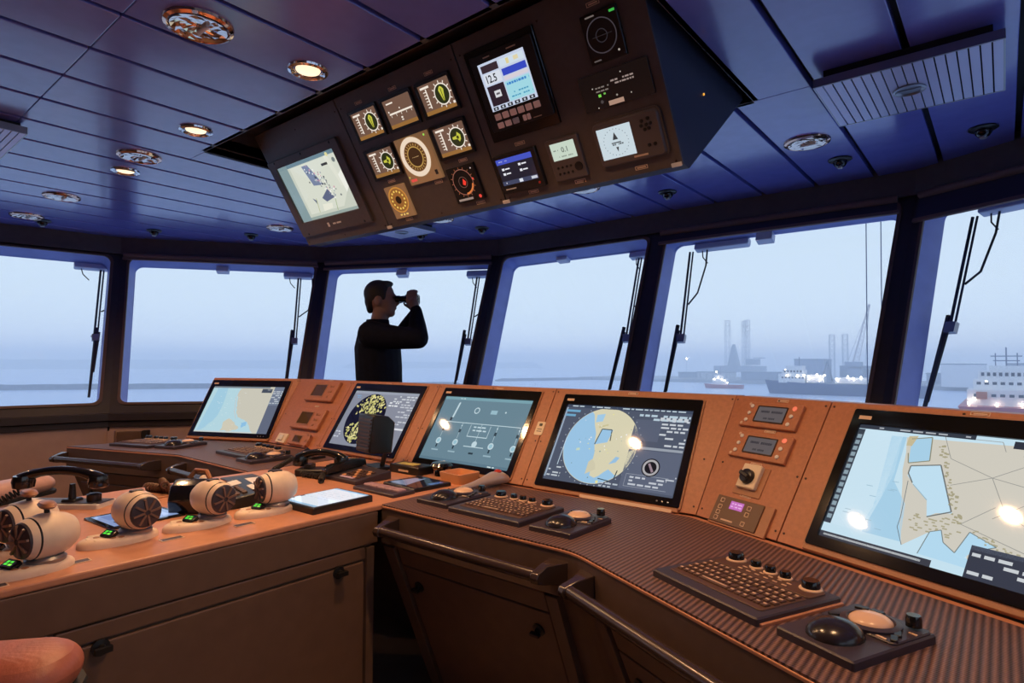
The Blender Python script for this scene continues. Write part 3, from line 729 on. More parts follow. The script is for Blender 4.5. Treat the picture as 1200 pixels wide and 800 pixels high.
def draw_mimic():
    s = Scr(SW, SH, (104, 132, 146)); W_ = (190, 212, 220); s.L = 1
    s.rect(0, .955, 1, 1, (120, 160, 172)); s.rect(0, 0, 1, .045, (92, 120, 136)); s.line(.14, .60, .97, .60, .010, W_)
    for x in (.14, .34, .56, .74, .97): s.line(x, .60, x, .36 if x not in (.56,) else .34, .006, W_)
    for x in (.14, .34, .74, .97): s.disc(x, .30, .048, W_, 20); s.rect(x-.008, .20, x+.008, .25, (40, 55, 65)); s.rect(x-.04, .15, x+.04, .17, (150, 178, 190))
    s.L = 2
    for x in (.14, .34, .74, .97): s.disc(x, .30, .030, (150, 190, 205), 18); s.rect(x-.012, .45, x+.012, .50, (50, 65, 75)); s.disc(x, .555, .012, W_, 8)
    s.L = 1; s.rect(.44, .58-.17, .445, .58, W_); s.rect(.66, .41, .665, .58, W_); s.rect(.44, .40, .665, .412, W_); s.line(.45, .26, .67, .26, .012, W_); s.disc(.56, .30, .045, W_, 20); s.rect(.535, .155, .585, .18, (40, 55, 65))
    s.dashes(.48, .54, .63, 2, .05, W_, .4, 3); s.poly([(.18, .67), (.20, .67), (.215, .90), (.207, .92), (.195, .9)], W_); s.rect(.165, .62, .19, .67, (50, 60, 70))
    s.ring(.44, .80, .035, .050, W_, 16); s.rect(.60, .76, .67, .82, (150, 185, 198)); s.disc(.76, .80, .014, W_, 10)
    s.dashes(.01, .968, .25, 1, .03, (225, 240, 240), .5, 5); s.dashes(.72, .012, .95, 1, .03, (225, 240, 240), .5, 6)
    return s
def draw_chart_radar():
    s = Scr(SW, SH, (78, 86, 104)); s.L = 1; s.disc(.375, .50, .475, (214, 208, 178), 64)
    def cl(pts):   # keep inside the disc
        o = []
        for x, y in pts:
            dx, dy = (x-.375)*SW/SH, y-.5; d = math.hypot(dx, dy); k = min(1, .470/d if d else 1); o.append((.375+dx*k*SH/SW, .5+dy*k))
        return o
    s.L = 2; ring_ = [(.375+.47*SH/SW*math.cos(math.radians(a)), .5+.47*math.sin(math.radians(a))) for a in range(118, 322, 6)]
    s.poly(ring_+[(.56, .16), (.50, .22), (.47, .18), (.44, .13), (.41, .10), (.37, .12), (.36, .24), (.355, .40), (.335, .50), (.32, .64), (.29, .74), (.26, .88)], (152, 194, 226))
    s.L = 3
    s.poly([(.335, .50), (.43, .54), (.45, .70), (.36, .70)], (152, 194, 226)); s.poly([(.29, .78), (.345, .80), (.35, .90), (.285, .88)], (160, 200, 228)); s.poly([(.33, .13), (.40, .20), (.39, .26), (.355, .32), (.33, .28)], (206, 200, 172))
    s.poly([(.49, .28), (.54, .31), (.56, .37), (.53, .38)], (150, 190, 222))
    s.poly([(.08, .20), (.085, .20), (.09, .55), (.085, .55)], (200, 220, 235)); s.poly([(.20, .40), (.23, .41), (.225, .44), (.20, .43)], (196, 214, 190))
    s.L = 4; s.path([(.335, .50), (.36, .70), (.44, .70), (.45, .56)], .012, (70, 80, 80)); s.line(.44, .10, .53, .085, .010, (45, 60, 60)); s.line(.56, .12, .57, .22, .012, (45, 60, 60))
    s.line(.33, .72, .40, .76, .022, (200, 192, 150)); s.disc(.44, .06, .018, (226, 224, 160), 10)
    for k in range(30):
        r = random.Random(50+k); a = r.uniform(0, 6.28); d = r.uniform(.05, .43); s.disc(.375+d*SH/SW*math.cos(a), .5+d*math.sin(a), r.uniform(.004, .010), r.choice([(226, 222, 150), (236, 236, 236), (120, 150, 150)]), 6)
    s.L = 1
    for a in range(0, 360, 10): s.disc(.375+.505*SH/SW*math.cos(math.radians(a)), min(.99, max(.01, .5+.497*math.sin(math.radians(a)))), .007, (176, 186, 196), 6)
    s.rect(.62, .50, .99, .53, (150, 158, 170)); s.rect(.61, .03, .99, .49, (92, 100, 120)); s.rect(.60, .60, .80, .86, (88, 96, 116))
    s.rect(.0, .962, 1, 1, (62, 72, 92)); s.rect(.0, .04, .015, .96, (150, 165, 185))
    s.L = 2; s.rect(.01, .90, .13, .93, (110, 165, 200)); s.rect(.01, .84, .10, .87, (110, 165, 200)); s.dashes(.01, .975, .95, 1, .03, (190, 205, 215), .5, 1)
    s.dashes(.80, .85, .99, 8, .042, (198, 204, 212), .5, 2); s.dashes(.62, .90, .99, 2, .045, (180, 200, 214), .6, 3)
    for k in range(5): s.rect(.78+.042*k, .86, .81+.042*k, .90, (200, 205, 212))
    s.disc(.80, .30, .105, (26, 24, 30), 32); s.L = 3; s.ring(.80, .30, .068, .092, (170, 168, 172), 32); s.poly([(.776, .34), (.79, .35), (.826, .26), (.812, .245)], (150, 130, 142)); s.L = 2
    s.rect(.64, .06, .642, .20, (165, 172, 185)); s.rect(.64, .06, .94, .064, (165, 172, 185)); s.rect(.64, .20, .94, .204, (165, 172, 185)); s.dashes(.67, .16, .93, 3, .04, (190, 196, 206), .5, 4); s.dashes(.92, .24, .99, 3, .03, (190, 196, 206), .5, 5)
    s.dashes(.02, .16, .13, 4, .035, (190, 198, 206), .5, 6); s.dashes(.46, .05, .60, 3, .035, (180, 190, 200), .5, 7)
    return s
def draw_harbour():
    s = Scr(SW, SH, (196, 224, 238)); s.L = 1
    s.poly([(.0, .97), (.22, .97), (.24, .62), (.22, .40), (.19, .12), (.0, .12)], (200, 226, 240))
    s.poly([(.17, .93), (.24, .93), (.25, .56), (.33, .40), (.36, .12), (.17, .12), (.20, .34)], SEA2)
    s.poly([(.24, .93), (1, .97), (1, .06), (.63, .06), (.60, .20), (.56, .13), (.50, .17), (.46, .24), (.37, .10), (.33, .27), (.31, .42), (.29, .55), (.27, .66), (.26, .80)], LAND)
    s.L = 2
    s.poly([(.265, .92), (.35, .95), (.37, .76), (.285, .72)], SEA2)                     # upper basin
    s.poly([(.30, .70), (.42, .74), (.52, .40), (.46, .38), (.43, .34), (.41, .46), (.335, .56), (.30, .62)], (190, 222, 240))   # middle basin
    s.poly([(.44, .07), (.46, .24), (.50, .27), (.52, .19), (.57, .14), (.62, .12), (.64, .06)], (178, 216, 238))
    s.poly([(.60, .30), (.70, .24), (.63, .18), (.60, .11), (.57, .13)], (178, 216, 238)); s.poly([(.76, .15), (.80, .16), (.81, .11), (.77, .10)], (178, 216, 238))
    s.poly([(.74, .97), (.87, .97), (.83, .86), (.70, .88)], (170, 168, 146))
    s.L = 3
    s.poly([(.25, .94), (.29, .95), (.275, .86), (.25, .86)], LAND2); s.path([(.265, .92), (.35, .95), (.37, .76), (.285, .72), (.27, .8)], .008, (140, 140, 120))
    s.path([(.33, .57), (.30, .64), (.30, .70), (.42, .74), (.515, .41), (.43, .34)], .009, (110, 115, 115)); s.path([(.41, .46), (.335, .56)], .006, (150, 180, 195))
    s.path([(.31, .58), (.33, .30), (.33, .22), (.37, .10)], .005, (110, 120, 125)); s.path([(.46, .24), (.44, .07)], .006, (120, 130, 130)); s.path([(.46, .24), (.50, .27), (.52, .19), (.57, .14), (.60, .30), (.70, .24), (.63, .18)], .006, (120, 130, 130))
    for p in ([(.40, .97), (.45, .80), (.62, .70), (.70, .46), (.99, .26)], [(.62, .70), (.86, .97)], [(.62, .70), (.99, .60)], [(.62, .70), (.48, .60)], [(.66, .50), (.56, .34), (.84, .22), (.99, .06)], [(.86, .70), (.66, .42)], [(.40, .97), (.62, .97), (.64, .90)]): s.path(p, .0045, ROAD)
    r = random.Random(3)
    for k in range(60):
        f = r.random(); x, y = (.385+.16*f+r.uniform(-.008, .018), .90-.58*f+r.uniform(-.02, .02)); s.rect(x, y, x+r.uniform(.006, .014), y+r.uniform(.006, .018), (166, 160, 132))
    for k in range(36):
        x, y = r.uniform(.36, .56), r.uniform(.22, .36); s.rect(x, y, x+r.uniform(.008, .02), y+.010, (170, 164, 136))
    for k in range(30):
        x = r.uniform(.60, .82); y = .30-(x-.6)*.7+r.uniform(-.03, .04); s.rect(x, y, x+r.uniform(.006, .016), y+.010, (170, 164, 136))
    for k in range(10): s.rect(x0 := r.uniform(.02, .30), y0 := r.uniform(.15, .60), x0+.03, y0+.005, (150, 185, 205))
    s.L = 4
    s.rect(0, .965, .52, 1, (52, 58, 70)); s.rect(.66, .93, .98, .985, (48, 52, 64)); s.rect(.0, .0, .50, .05, (60, 62, 72)); s.rect(.62, .0, 1, .22, (56, 60, 74)); s.rect(.62, .19, 1, .22, (96, 104, 122)); s.rect(-.0, .12, .035, .96, (58, 66, 78)); s.rect(.02, .02, .46, .035, (190, 195, 198))
    s.L = 5; s.dashes(.03, .977, .50, 1, .03, (170, 176, 184), .4, 2); s.dashes(.63, .15, .99, 4, .04, (200, 205, 210), .55, 3); s.dashes(.70, .945, .96, 1, .04, (190, 196, 204), .4, 4)
    for k in range(14): s.rect(.006, .16+.055*k, .028, .195+.055*k, (140, 160, 172))
    return s
wide_monitor(F_L, -.603, .022, 'wide screen with pale coast chart at the far left', draw_coast)
wide_monitor(F_C, -.775, .024, 'wide radar screen with yellow echoes on a dark disc', draw_radar)
wide_monitor(F_C, -.038, .020, 'wide teal screen with white power plant diagram', draw_mimic)
wide_monitor(F_C, .690, .014, 'wide screen with round pale chart disc and small compass', draw_chart_radar)
wide_monitor(F_R, .398, .022, 'wide screen with detailed harbour chart at the right edge', draw_harbour)
part(B().box((1.09, -.002, .012), (.36, .012, .012)), 'cable_ledge', LABEL, up_c, smooth=False)
def tagplate(parent, x, y, w=.042, h=.010, th=.006):
    part(B().frame((x, y, th), (w, h), (w-.004, h-.004), .0016, .001, .0008).box((x, y, th+.0005), (w*.7, h*.35, .001)), 'name_plate', LABEL, parent)
for x, y in ((-.50, .441), (.31, .440), (1.0, .443), (-1.05, .450), (-1.05, .268)): tagplate(up_c, x, y)
for x, y in ((.145, .443), (.145, .330), (.145, .212), (.155, .106), (.70, .446)): tagplate(up_r, x, y)
# yellowish key tag between two screens
t = thing('paper_tag', 'small cream tag stuck between the diagram and chart screens', 'tag', F_C @ T(.617, .258, .0065))
part(B().slab((0, 0, 0), (.042, .062), .002, .004, .0005), 'card', CREAM, t); part(B().slab((0, .016, .002), (.014, .012), .003, .002, .001), 'key_hole', BLACK, t); part(B().box((0, -.004, .0022), (.024, .003, .0006)), 'print', BLACK, t, smooth=False); part(B().box((0, -.014, .0022), (.024, .003, .0006)), 'print', BLACK, t, smooth=False)
# left middle panel: two small units, a third half hidden and a cream switch
def alarm_unit(M, label, w=.285, h=.135, scrx=(-.085, .035), lit=None):
    t = thing('alarm_unit', label, 'instrument', M, 'small units on the middle panel')
    part(B().slab((0, 0, 0), (w, h), .022, .008, .004), 'housing', PANEL, t)
    part(B().frame(((scrx[0]+scrx[1])/2, 0, .0215), (scrx[1]-scrx[0]+.012, h*.66), (scrx[1]-scrx[0], h*.56), .003, .004, .003), 'screen_frame', PANEL2, t)
    Scr(scrx[1]-scrx[0], h*.56, (96, 58, 30), .55).make('screen', t, T(scrx[0], -h*.28, .022))
    for x, y in ((.075, .03), (.10, .03), (.075, -.005), (.10, -.005), (.0875, -.038)): part(B().slab((x, y, .022), (.016, .013), .004, .003, .001), 'button', PANEL2, t)
    return t
alarm_unit(F_C @ T(-1.058, .366, .006), 'upper brown instrument unit left of the radar screen')
alarm_unit(F_C @ T(-1.045, .178, .006), 'lower brown instrument unit left of the radar screen')
t = alarm_unit(F_C @ T(-1.02, .045, .006), 'lowest brown instrument unit behind the phone, partly hidden', .20, .07, (-.05, .03))
t = thing('rocker_switch', 'cream rocker switch left of the radar screen near the desk', 'switch', F_C @ T(-1.215, .040, .006)); part(B().slab((0, 0, 0), (.10, .060), .012, .004, .002), 'plate', CREAM, t); part(B().slab((0, 0, .012), (.04, .034), .008, .003, .003), 'rocker', WHITE, t)

# right panel: two dial-up units, a rotary switch, a lit control unit
def grey_unit(M, label):
    t = thing('control_unit', label, 'instrument', M, 'twin control units with grey screens'); w, h = .218, .090
    part(B().slab((0, 0, 0), (w, h), .012, .003, .002), 'housing', PANEL, t)
    s = Scr(.108, .052, (104, 96, 98), .8); s.L = 1; s.dashes(.06, .60, .95, 1, .25, (60, 56, 62), .6, 2, .9); s.dashes(.3, .15, .8, 1, .2, (66, 62, 66), .6, 3); s.make('screen', t, T(-.052, -.024, .0125))
    part(B().frame((.002, .002, .012), (.116, .060), (.108, .052), .002, .003, .002), 'screen_frame', SCREW, t)
    for x, y in ((-.080, .028), (-.082, .002), (-.084, -.024), (.080, .002), (.079, -.026)):
        bt = part(B().lathe([(.0065, .012), (.0065, .015), (.004, .016)], 12, M=T(x, y, 0)), 'button', WHITE, t)
    part(B().lathe([(.008, .012), (.008, .014), (.004, .015)], 12, M=T(.082, .030, 0)), 'alarm_button', mat('salmon_lit_button', (.75, .22, .16), .4, emit=(.9, .20, .12), es=.5), t)
    part(B().lathe([(.005, .012), (.005, .013), (.003, .0135)], 10, M=T(-.098, -.036, 0)).lathe([(.005, .012), (.005, .013), (.003, .0135)], 10, M=T(-.092, .036, 0)), 'lamp', LABEL, t)
    return t
grey_unit(F_R @ T(.128, .382, .006), 'upper control unit with grey screen on the right panel')
grey_unit(F_R @ T(.138, .270, .006), 'lower control unit with grey screen on the right panel')
t = thing('rotary_switch', 'cream rotary switch with black knob on the right panel', 'switch', F_R @ T(.150, .162, .006))
part(B().slab((.004, -.006, 0), (.105, .100), .003, .003, .001), 'backplate', PANEL2, t); part(B().slab((0, .004, .003), (.070, .080), .014, .004, .003), 'cover', CREAM, t)
part(B().lathe([(.024, .017), (.022, .030), (.019, .032)], 18).slab((0, 0, .030), (.040, .014), .012, .005, .003, M=RZ(-18)), 'knob', BLACK, t)
t = thing('dimmer_unit', 'brown keypad unit with lit magenta display on the right panel', 'instrument', F_R @ T(.165, .045, .006))
part(B().slab((.004, -.002, 0), (.215, .094), .008, .002, .001), 'surround', PANEL2, t); part(B().slab((-.010, 0, .008), (.176, .086), .004, .002, .001), 'face', mat('unit_face_dark_brown', (.13, .065, .035), .4), t)
s = Scr(.050, .026, (196, 110, 186)); s.L = 1; s.dashes(.1, .62, .9, 2, .36, (240, 190, 236), .45, 1); s.make('screen', t, T(-.040, .006, .0125))
for x, y in ((-.074, .028), (-.074, .006), (-.074, -.012), (-.074, -.030), (.032, .022), (.032, .002), (.030, -.028)): part(B().frame((x, y, .012), (.015, .014), (.011, .010), .0015, .002, .001), 'button', LABEL, t)
part(B().box((-.03, -.032, .0125), (.045, .005, .001)), 'print', LABEL, t, smooth=False)
part(B().box((1.0, 1.0, 0), (.001, .001, .001)), 'unused', LABEL, t) if False else None

# ---- overhead instruments
TH = .008
def ov(u, v): return F_O @ T(u, v, TH)
t = thing('overhead_monitor', 'overhead monitor with pale deck plan picture at the left end', 'monitor', ov(.012, .052))
part(B().frame((.295, .203, 0), (.592, .406), (.488, .292), .014, .003, .002, off=(.0, .018)), 'bezel', OVERH, t, bevel=.002)
s = Scr(.488, .292, (198, 204, 190)); s.L = 1; s.rect(0, .94, 1, 1, (104, 130, 142)); s.rect(0, 0, .16, 1, (132, 154, 158)); s.rect(.16, 0, 1, .05, (150, 166, 160))
s.poly([(.2, .1), (.78, .1), (.98, .4), (.98, .93), (.2, .93)], (214, 218, 204))
s.L = 2; s.poly([(.40, .90), (.50, .90), (.62, .52), (.46, .55)], (120, 132, 160)); s.poly([(.50, .32), (.64, .44), (.70, .28), (.55, .24)], (96, 104, 132)); s.poly([(.34, .36), (.40, .30), (.38, .24)], (110, 118, 140))
r = random.Random(5)
for k in range(70):
    f = r.random(); x, y = .48+.26*f+r.uniform(-.07, .07), .82-.5*f+r.uniform(-.08, .08); q = r.uniform(.008, .02); s.L = 2.2+(k % 5)*.2
    s.rect(x, y, x+q, y+q*1.6, r.choice([(70, 78, 90), (236, 238, 232), (206, 150, 170), (150, 160, 170), (240, 240, 236), (120, 126, 130)]))
s.L = 3.4; s.poly([(.44, .10), (.60, .12), (.62, .20), (.46, .22)], (230, 230, 214)); s.poly([(.80, .94), (.86, .94), (.94, .4), (.88, .42)], (222, 224, 210)); s.disc(.93, .84, .04, (120, 130, 130)); s.rect(.72, .80, .82, .84, (60, 60, 60)); s.line(.40, .34, .36, .10, .014, (170, 176, 120)); s.line(.70, .26, .66, .06, .014, (150, 170, 120)); s.disc(.86, .95, .035, (220, 212, 150)); s.disc(.42, .62, .016, (60, 60, 60), 8)
s.poly([(.90, .60), (.97, .66), (.99, .40), (.92, .30)], (236, 238, 228))
s.make('screen', t, T(.051, .075, .003))
part(B().box((.260, .036, .0143), (.016, .022, .001)), 'maker_mark', WHITE, t, smooth=False); part(B().box((.310, .036, .0143), (.024, .008, .001)), 'maker_mark', WHITE, t, smooth=False); part(B().box((.348, .036, .0143), (.036, .008, .001)), 'maker_mark', WHITE, t, smooth=False)
for x, y in ((.06, .395), (.30, .395), (.54, .395), (.06, .012), (.54, .012)): part(B().lathe([(.006, .012), (.006, .016), (.003, .017)], 10, M=T(x, y, 0)), 'knob', BLACK, t)

AM, AMB = (118, 84, 60), (150, 112, 66)
def dial_screen(kind):
    s = Scr(.168, .112, (112, 84, 70)); s.L = 1
    s.rect(0, 0, 1, .13, (150, 106, 56)); Wt = (240, 228, 214)
    if kind == 'bar':
        s.line(.10, .50, .92, .50, .06, Wt)
        for k in range(5): s.rect(.14+.18*k, .38, .155+.18*k, .46, Wt)
        s.disc(.5, .62, .03, Wt, 8); s.rect(.45, .26, .51, .32, Wt); s.rect(.45, .19, .51, .23, Wt); s.rect(.10, .84, .34, .89, Wt); s.rect(.08, .56, .12, .62, Wt)
    else:
        s.rect(.06, .86, .34, .93, Wt); s.rect(.20, .20, .235, .84, Wt)
        for k in range(6): s.rect(.12, .24+.10*k, .20, .27+.10*k, Wt)
        s.disc(.66, .52, .33, (44, 48, 26), 28); s.L = 2; s.ring(.66, .52, .315, .355, Wt, 28)
        for k in range(12):
            a = k*PI/6; s.line(.66+.36*.112/.168*math.cos(a), .52+.36*math.sin(a), .66+.44*.112/.168*math.cos(a), .52+.44*math.sin(a), .035, Wt)
        G = (196, 196, 70); s.L = 3
        if kind == 'up': s.poly([(.64, .30), (.68, .30), (.74, .66), (.70, .74), (.66, .78), (.62, .74), (.58, .66)], G); s.L = 4; s.line(.66, .26, .66, .7, .03, (60, 64, 20))
        else: s.poly([(.52, .56), (.52, .48), (.66, .46), (.70, .36), (.76, .44), (.78, .58), (.70, .70), (.66, .58)], G); s.L = 4; s.disc(.68, .52, .06, (60, 64, 20), 10)
        s.rect(.90, .12, .97, .2, Wt)
    return s
def dial(u, v, kind, label, w=.190, h=.138):
    t = thing('dial_display', label, 'instrument', ov(u, v), 'amber dial displays in the overhead console')
    part(B().frame((w/2, h/2, 0), (w, h), (.168, .112), .012, .003, .002), 'bezel', BLACK, t, bevel=.0015)
    dial_screen(kind).make('screen', t, T(w/2-.084, h/2-.056, .003)); return t
dial(.742, .390, 'up', 'upper left amber dial display in the overhead console'); dial(.955, .388, 'bar', 'upper middle amber display with a horizontal bar scale'); dial(1.170, .387, 'up', 'upper right amber dial display with green pointer in overhead console')
dial(.738, .220, 'side', 'amber dial display left of the round gyro repeater'); dial(1.164, .222, 'side', 'amber dial display right of the round gyro repeater')
AMBP = mat('amber_lit_faceplate', (.20, .11, .06), .4, emit=(.30, .155, .065), es=.55)
t = thing('gyro_repeater', 'square amber gyro repeater with glowing white ring', 'instrument', ov(.948, .162)); part(B().slab((.099, .098, 0), (.198, .196), .012, .003, .002), 'faceplate', AMBP, t)
s = Scr(.198, .196); s.ring(.46, .56, .315, .42, (236, 214, 190), 48); s.disc(.46, .56, .30, (96, 62, 34), 40); s.L = 1; s.disc(.46, .56, .20, (66, 42, 26), 32); s.ring(.46, .56, .20, .225, (190, 150, 80), 32)
for k in range(24):
    a = k*PI/12; s.line(.46+.24*math.cos(a), .56+.24*math.sin(a), .46+.285*math.cos(a), .56+.285*math.sin(a), .012, (214, 172, 100))
s.line(.36, .56, .56, .56, .012, (200, 160, 110)); s.disc(.92, .93, .025, (150, 220, 90), 10); s.rect(.07, .07, .25, .13, (220, 80, 70)); s.rect(.84, .10, .92, .20, (40, 30, 26)); s.disc(.06, .18, .02, (200, 190, 90), 8); s.ring(.46, .56, .42, .435, (150, 110, 70), 40)
s.make('card', t, T(0, 0, .0125))
t = thing('round_gauge', 'small amber gauge with dotted dial at the overhead lower edge', 'instrument', ov(.768, .036)); part(B().slab((.066, .074, 0), (.132, .148), .010, .003, .002), 'faceplate', AMBP, t)
s = Scr(.132, .148); s.ring(.5, .56, .36, .40, (206, 140, 60), 36); s.disc(.5, .56, .10, (50, 30, 16), 20); s.disc(.5, .56, .35, (150, 96, 46), 32); s.L = 1; s.disc(.5, .56, .12, (46, 28, 16), 20)
for k in range(14):
    a = k*2*PI/14; s.disc(.5+.27*.148/.132*math.cos(a), .56+.27*math.sin(a), .035, (240, 200, 96), 8)
s.disc(.5, .10, .035, (240, 200, 110), 8); s.rect(.30, .08, .40, .13, (230, 190, 100)); s.rect(.60, .08, .70, .13, (230, 190, 100)); s.make('card', t, T(0, 0, .0105))
t = thing('rudder_gauge', 'black gauge with glowing red pointer in the overhead console', 'instrument', ov(1.168, .040)); part(B().slab((.076, .074, 0), (.152, .148), .012, .003, .002), 'faceplate', BLACK, t)
s = Scr(.152, .148); s.ring(.47, .56, .34, .36, (150, 96, 80), 32); s.ring(.47, .56, .14, .155, (110, 80, 70), 24); s.ring(.47, .56, .30, .36, (214, 120, 60), 14, 270, 345); s.L = 1; s.poly([(.44, .50), (.52, .46), (.58, .56), (.50, .66)], (235, 60, 46)); s.rect(.10, .06, .62, .12, (150, 130, 120)); s.disc(.88, .10, .05, (224, 70, 60), 12); s.disc(.84, .60, .03, (230, 70, 56), 10); s.disc(.88, .88, .02, (220, 200, 190), 8)
for k in range(16):
    a = k*PI/8; s.line(.47+.37*.148/.152*math.cos(a), .56+.37*math.sin(a), .47+.42*.148/.152*math.cos(a), .56+.42*math.sin(a), .012, (190, 110, 70))
s.make('card', t, T(0, 0, .0125))
# big keypad display
t = thing('speed_log_display', 'large black keypad display reading 12.5 in the overhead console', 'instrument', ov(1.452, .232)); w, h = .305, .318
part(B().slab((w/2, h/2, 0), (w, h), .010, .003, .002), 'mount', GLOSSB, t); part(B().slab((.160, .166, .010), (.275, .262), .008, .006, .002), 'face', BLACK, t)
s = Scr(.204, .162, (196, 206, 228)); s.L = 1; s.rect(.05, .80, .42, .95, (56, 42, 50)); s.rect(.05, .10, .42, .52, (46, 34, 44)); s.rect(.05, .55, .42, .77, (214, 220, 230)); s.rect(.44, .10, .97, .50, (160, 214, 226)); s.rect(.46, .62, .97, .76, (56, 74, 190)); s.rect(.46, .80, .97, .95, (206, 220, 232)); s.rect(.46, .53, .97, .60, (214, 206, 214))
s.L = 2; s.text('12.5', .07, .585, .22, (24, 22, 28), .85); s.rect(.17, .26, .31, .40, (214, 214, 218)); s.dashes(.48, .42, .95, 1, .06, (60, 130, 200), .8, 1, .9); s.dashes(.5, .24, .95, 2, .08, (70, 150, 190), .35, 2); s.rect(.60, .82, .66, .93, (220, 206, 150)); s.rect(.76, .84, .86, .92, (222, 210, 170)); s.rect(.20, .31, .28, .35, (60, 50, 60))
for k in range(6): s.rect(.04+.16*k, .01, .15+.16*k, .08, (28, 28, 34)); 
s.L = 3
for k in range(6): s.rect(.075+.16*k, .025, .115+.16*k, .065, (190, 198, 210))
s.make('screen', t, T(.052, .105, .0185))
BTN = mat('rose_brown_key', (.50, .28, .24), .5, emit=(.20, .10, .085), es=.6)
for k in range(6): part(B().slab((.068+.035*k, .084, .018), (.026, .022), .005, .003, .0015), 'key', BTN, t)
for k, x in enumerate((.068, .103, .138, .178, .196)): part(B().slab((x, .054, .018), (.026 if k < 3 else .013, .020), .005, .003, .0015), 'key', BTN if k != 2 else WHITE, t)
part(B().lathe([(.005, .010), (.005, .016), (.003, .017)], 10, M=T(.291, .19, 0)), 'fixing_knob', CHROME, t); part(B().box((.10, .282, .0183), (.03, .004, .001)), 'print', LABEL, t, smooth=False); part(B().box((.21, .282, .0183), (.04, .004, .001)), 'print', LABEL, t, smooth=False); part(B().box((.23, .045, .0183), (.035, .003, .001)), 'print', LABEL, t, smooth=False)
t = thing('menu_display', 'small dark display with blue title bar in the overhead console', 'instrument', ov(1.420, .036)); part(B().slab((.102, .074, 0), (.204, .148), .016, .004, .003), 'housing', BLACK, t)
s = Scr(.168, .100, (38, 34, 46)); s.L = 1; s.rect(0, .80, 1, 1, (70, 84, 190)); s.rect(0, 0, 1, .16, (66, 70, 96)); Wt = (228, 228, 236); s.dashes(.04, .88, .3, 1, .06, Wt, .8, 1); 
for x, y in ((.10, .56), (.10, .38), (.58, .62), (.58, .40)): s.rect(x, y, x+.07, y+.09, Wt); s.rect(x+.09, y+.02, x+.22, y+.07, Wt)
s.L = 2; s.rect(.48, .02, .58, .14, (220, 225, 235)); s.rect(.82, .03, .98, .13, (200, 204, 214)); s.dashes(.03, .06, .2, 1, .06, Wt, .8, 2); s.make('screen', t, T(.016, .034, .0165))
part(B().lathe([(.005, .016), (.005, .018), (.003, .019)], 10, M=T(.182, .018, 0)), 'red_lamp', RED, t); part(B().box((.045, .018, .0163), (.05, .005, .001)), 'print', WHITE, t, smooth=False)
t = thing('depth_display', 'small grey keypad unit with pale green display overhead', 'instrument', ov(1.670, .038)); GREYV = mat('unit_violet_grey', (.105, .085, .085), .45)
part(B().slab((.068, .074, 0), (.136, .148), .014, .006, .003), 'housing', GREYV, t)
s = Scr(.100, .060, (196, 212, 196)); s.L = 1; s.text('0.1', .42, .42, .42, (104, 116, 108)); s.dashes(.06, .55, .3, 1, .12, (120, 132, 122), .6, 1); s.dashes(.2, .15, .9, 1, .12, (130, 142, 132), .6, 2); s.make('screen', t, T(.018, .074, .0145))
for k in range(4):
    for r_ in range(2): part(B().lathe([(.0045, .014), (.0045, .016), (.003, .017)], 8, M=T(.026+.018*k, .048-.022*r_, 0)), 'button', BLACK, t)
part(B().lathe([(.016, .014), (.015, .017), (.006, .018)], 14, M=T(.110, .040, 0)), 'arrow_pad', BLACK, t)
t = thing('wind_display', 'grey wide unit with pale compass display in the overhead console', 'instrument', ov(1.868, .050)); part(B().slab((.118, .072, 0), (.236, .146), .016, .016, .005), 'housing', GREYV, t); part(B().frame((.118, .072, 0), (.250, .160), (.234, .144), .008, .020, .016), 'gasket', OVERH, t)
s = Scr(.124, .102, (198, 214, 222)); s.L = 1; s.poly([(.5, .82), (.42, .58), (.58, .58)], (60, 62, 66)); s.rect(.36, .46, .64, .50, (90, 96, 100)); s.poly([(.5, .18), (.46, .34), (.54, .34)], (70, 72, 76)); 
for k in range(24):
    a = k*PI/12; s.disc(.5+.36*math.cos(a), .5+.42*math.sin(a), .018, (128, 144, 154), 6)
s.dashes(.34, .40, .7, 1, .08, (90, 100, 106), .6, 1); s.make('screen', t, T(.014, .024, .0165))
for x, y in ((.165, .118), (.187, .122), (.160, .104), (.178, .104), (.192, .106), (.170, .090), (.184, .092), (.172, .040), (.192, .040)): part(B().lathe([(.006, .016), (.006, .018), (.004, .019)], 10, M=T(x+.014, y, 0)), 'button', BLACK, t)
part(B().box((.150, .014, .0165), (.05, .006, .001)), 'print', LABEL, t, smooth=False)
t = thing('heading_gauge', 'black unlit round heading gauge at the overhead top right', 'instrument', ov(1.928, .368)); part(B().slab((.062, .071, 0), (.126, .144), .010, .003, .002), 'faceplate', BLACK, t)
s = Scr(.126, .144); s.ring(.47, .52, .33, .355, (62, 56, 62), 36); s.ring(.47, .52, .12, .14, (44, 40, 46), 20); s.line(.2, .52, .75, .52, .008, (48, 44, 48)); s.rect(.80, .88, .95, .93, (60, 170, 70)); s.rect(.15, .92, .4, .95, (110, 100, 96)); s.disc(.82, .14, .025, (170, 160, 150), 8); s.rect(.1, .05, .3, .08, (90, 82, 80)); s.make('card', t, T(0, 0, .0105))
t = thing('relay_panel', 'matte black blank panel with tiny green lamps overhead', 'instrument', ov(1.862, .235)); part(B().slab((.123, .055, 0), (.246, .110), .006, .002, .001), 'faceplate', BLACK, t)
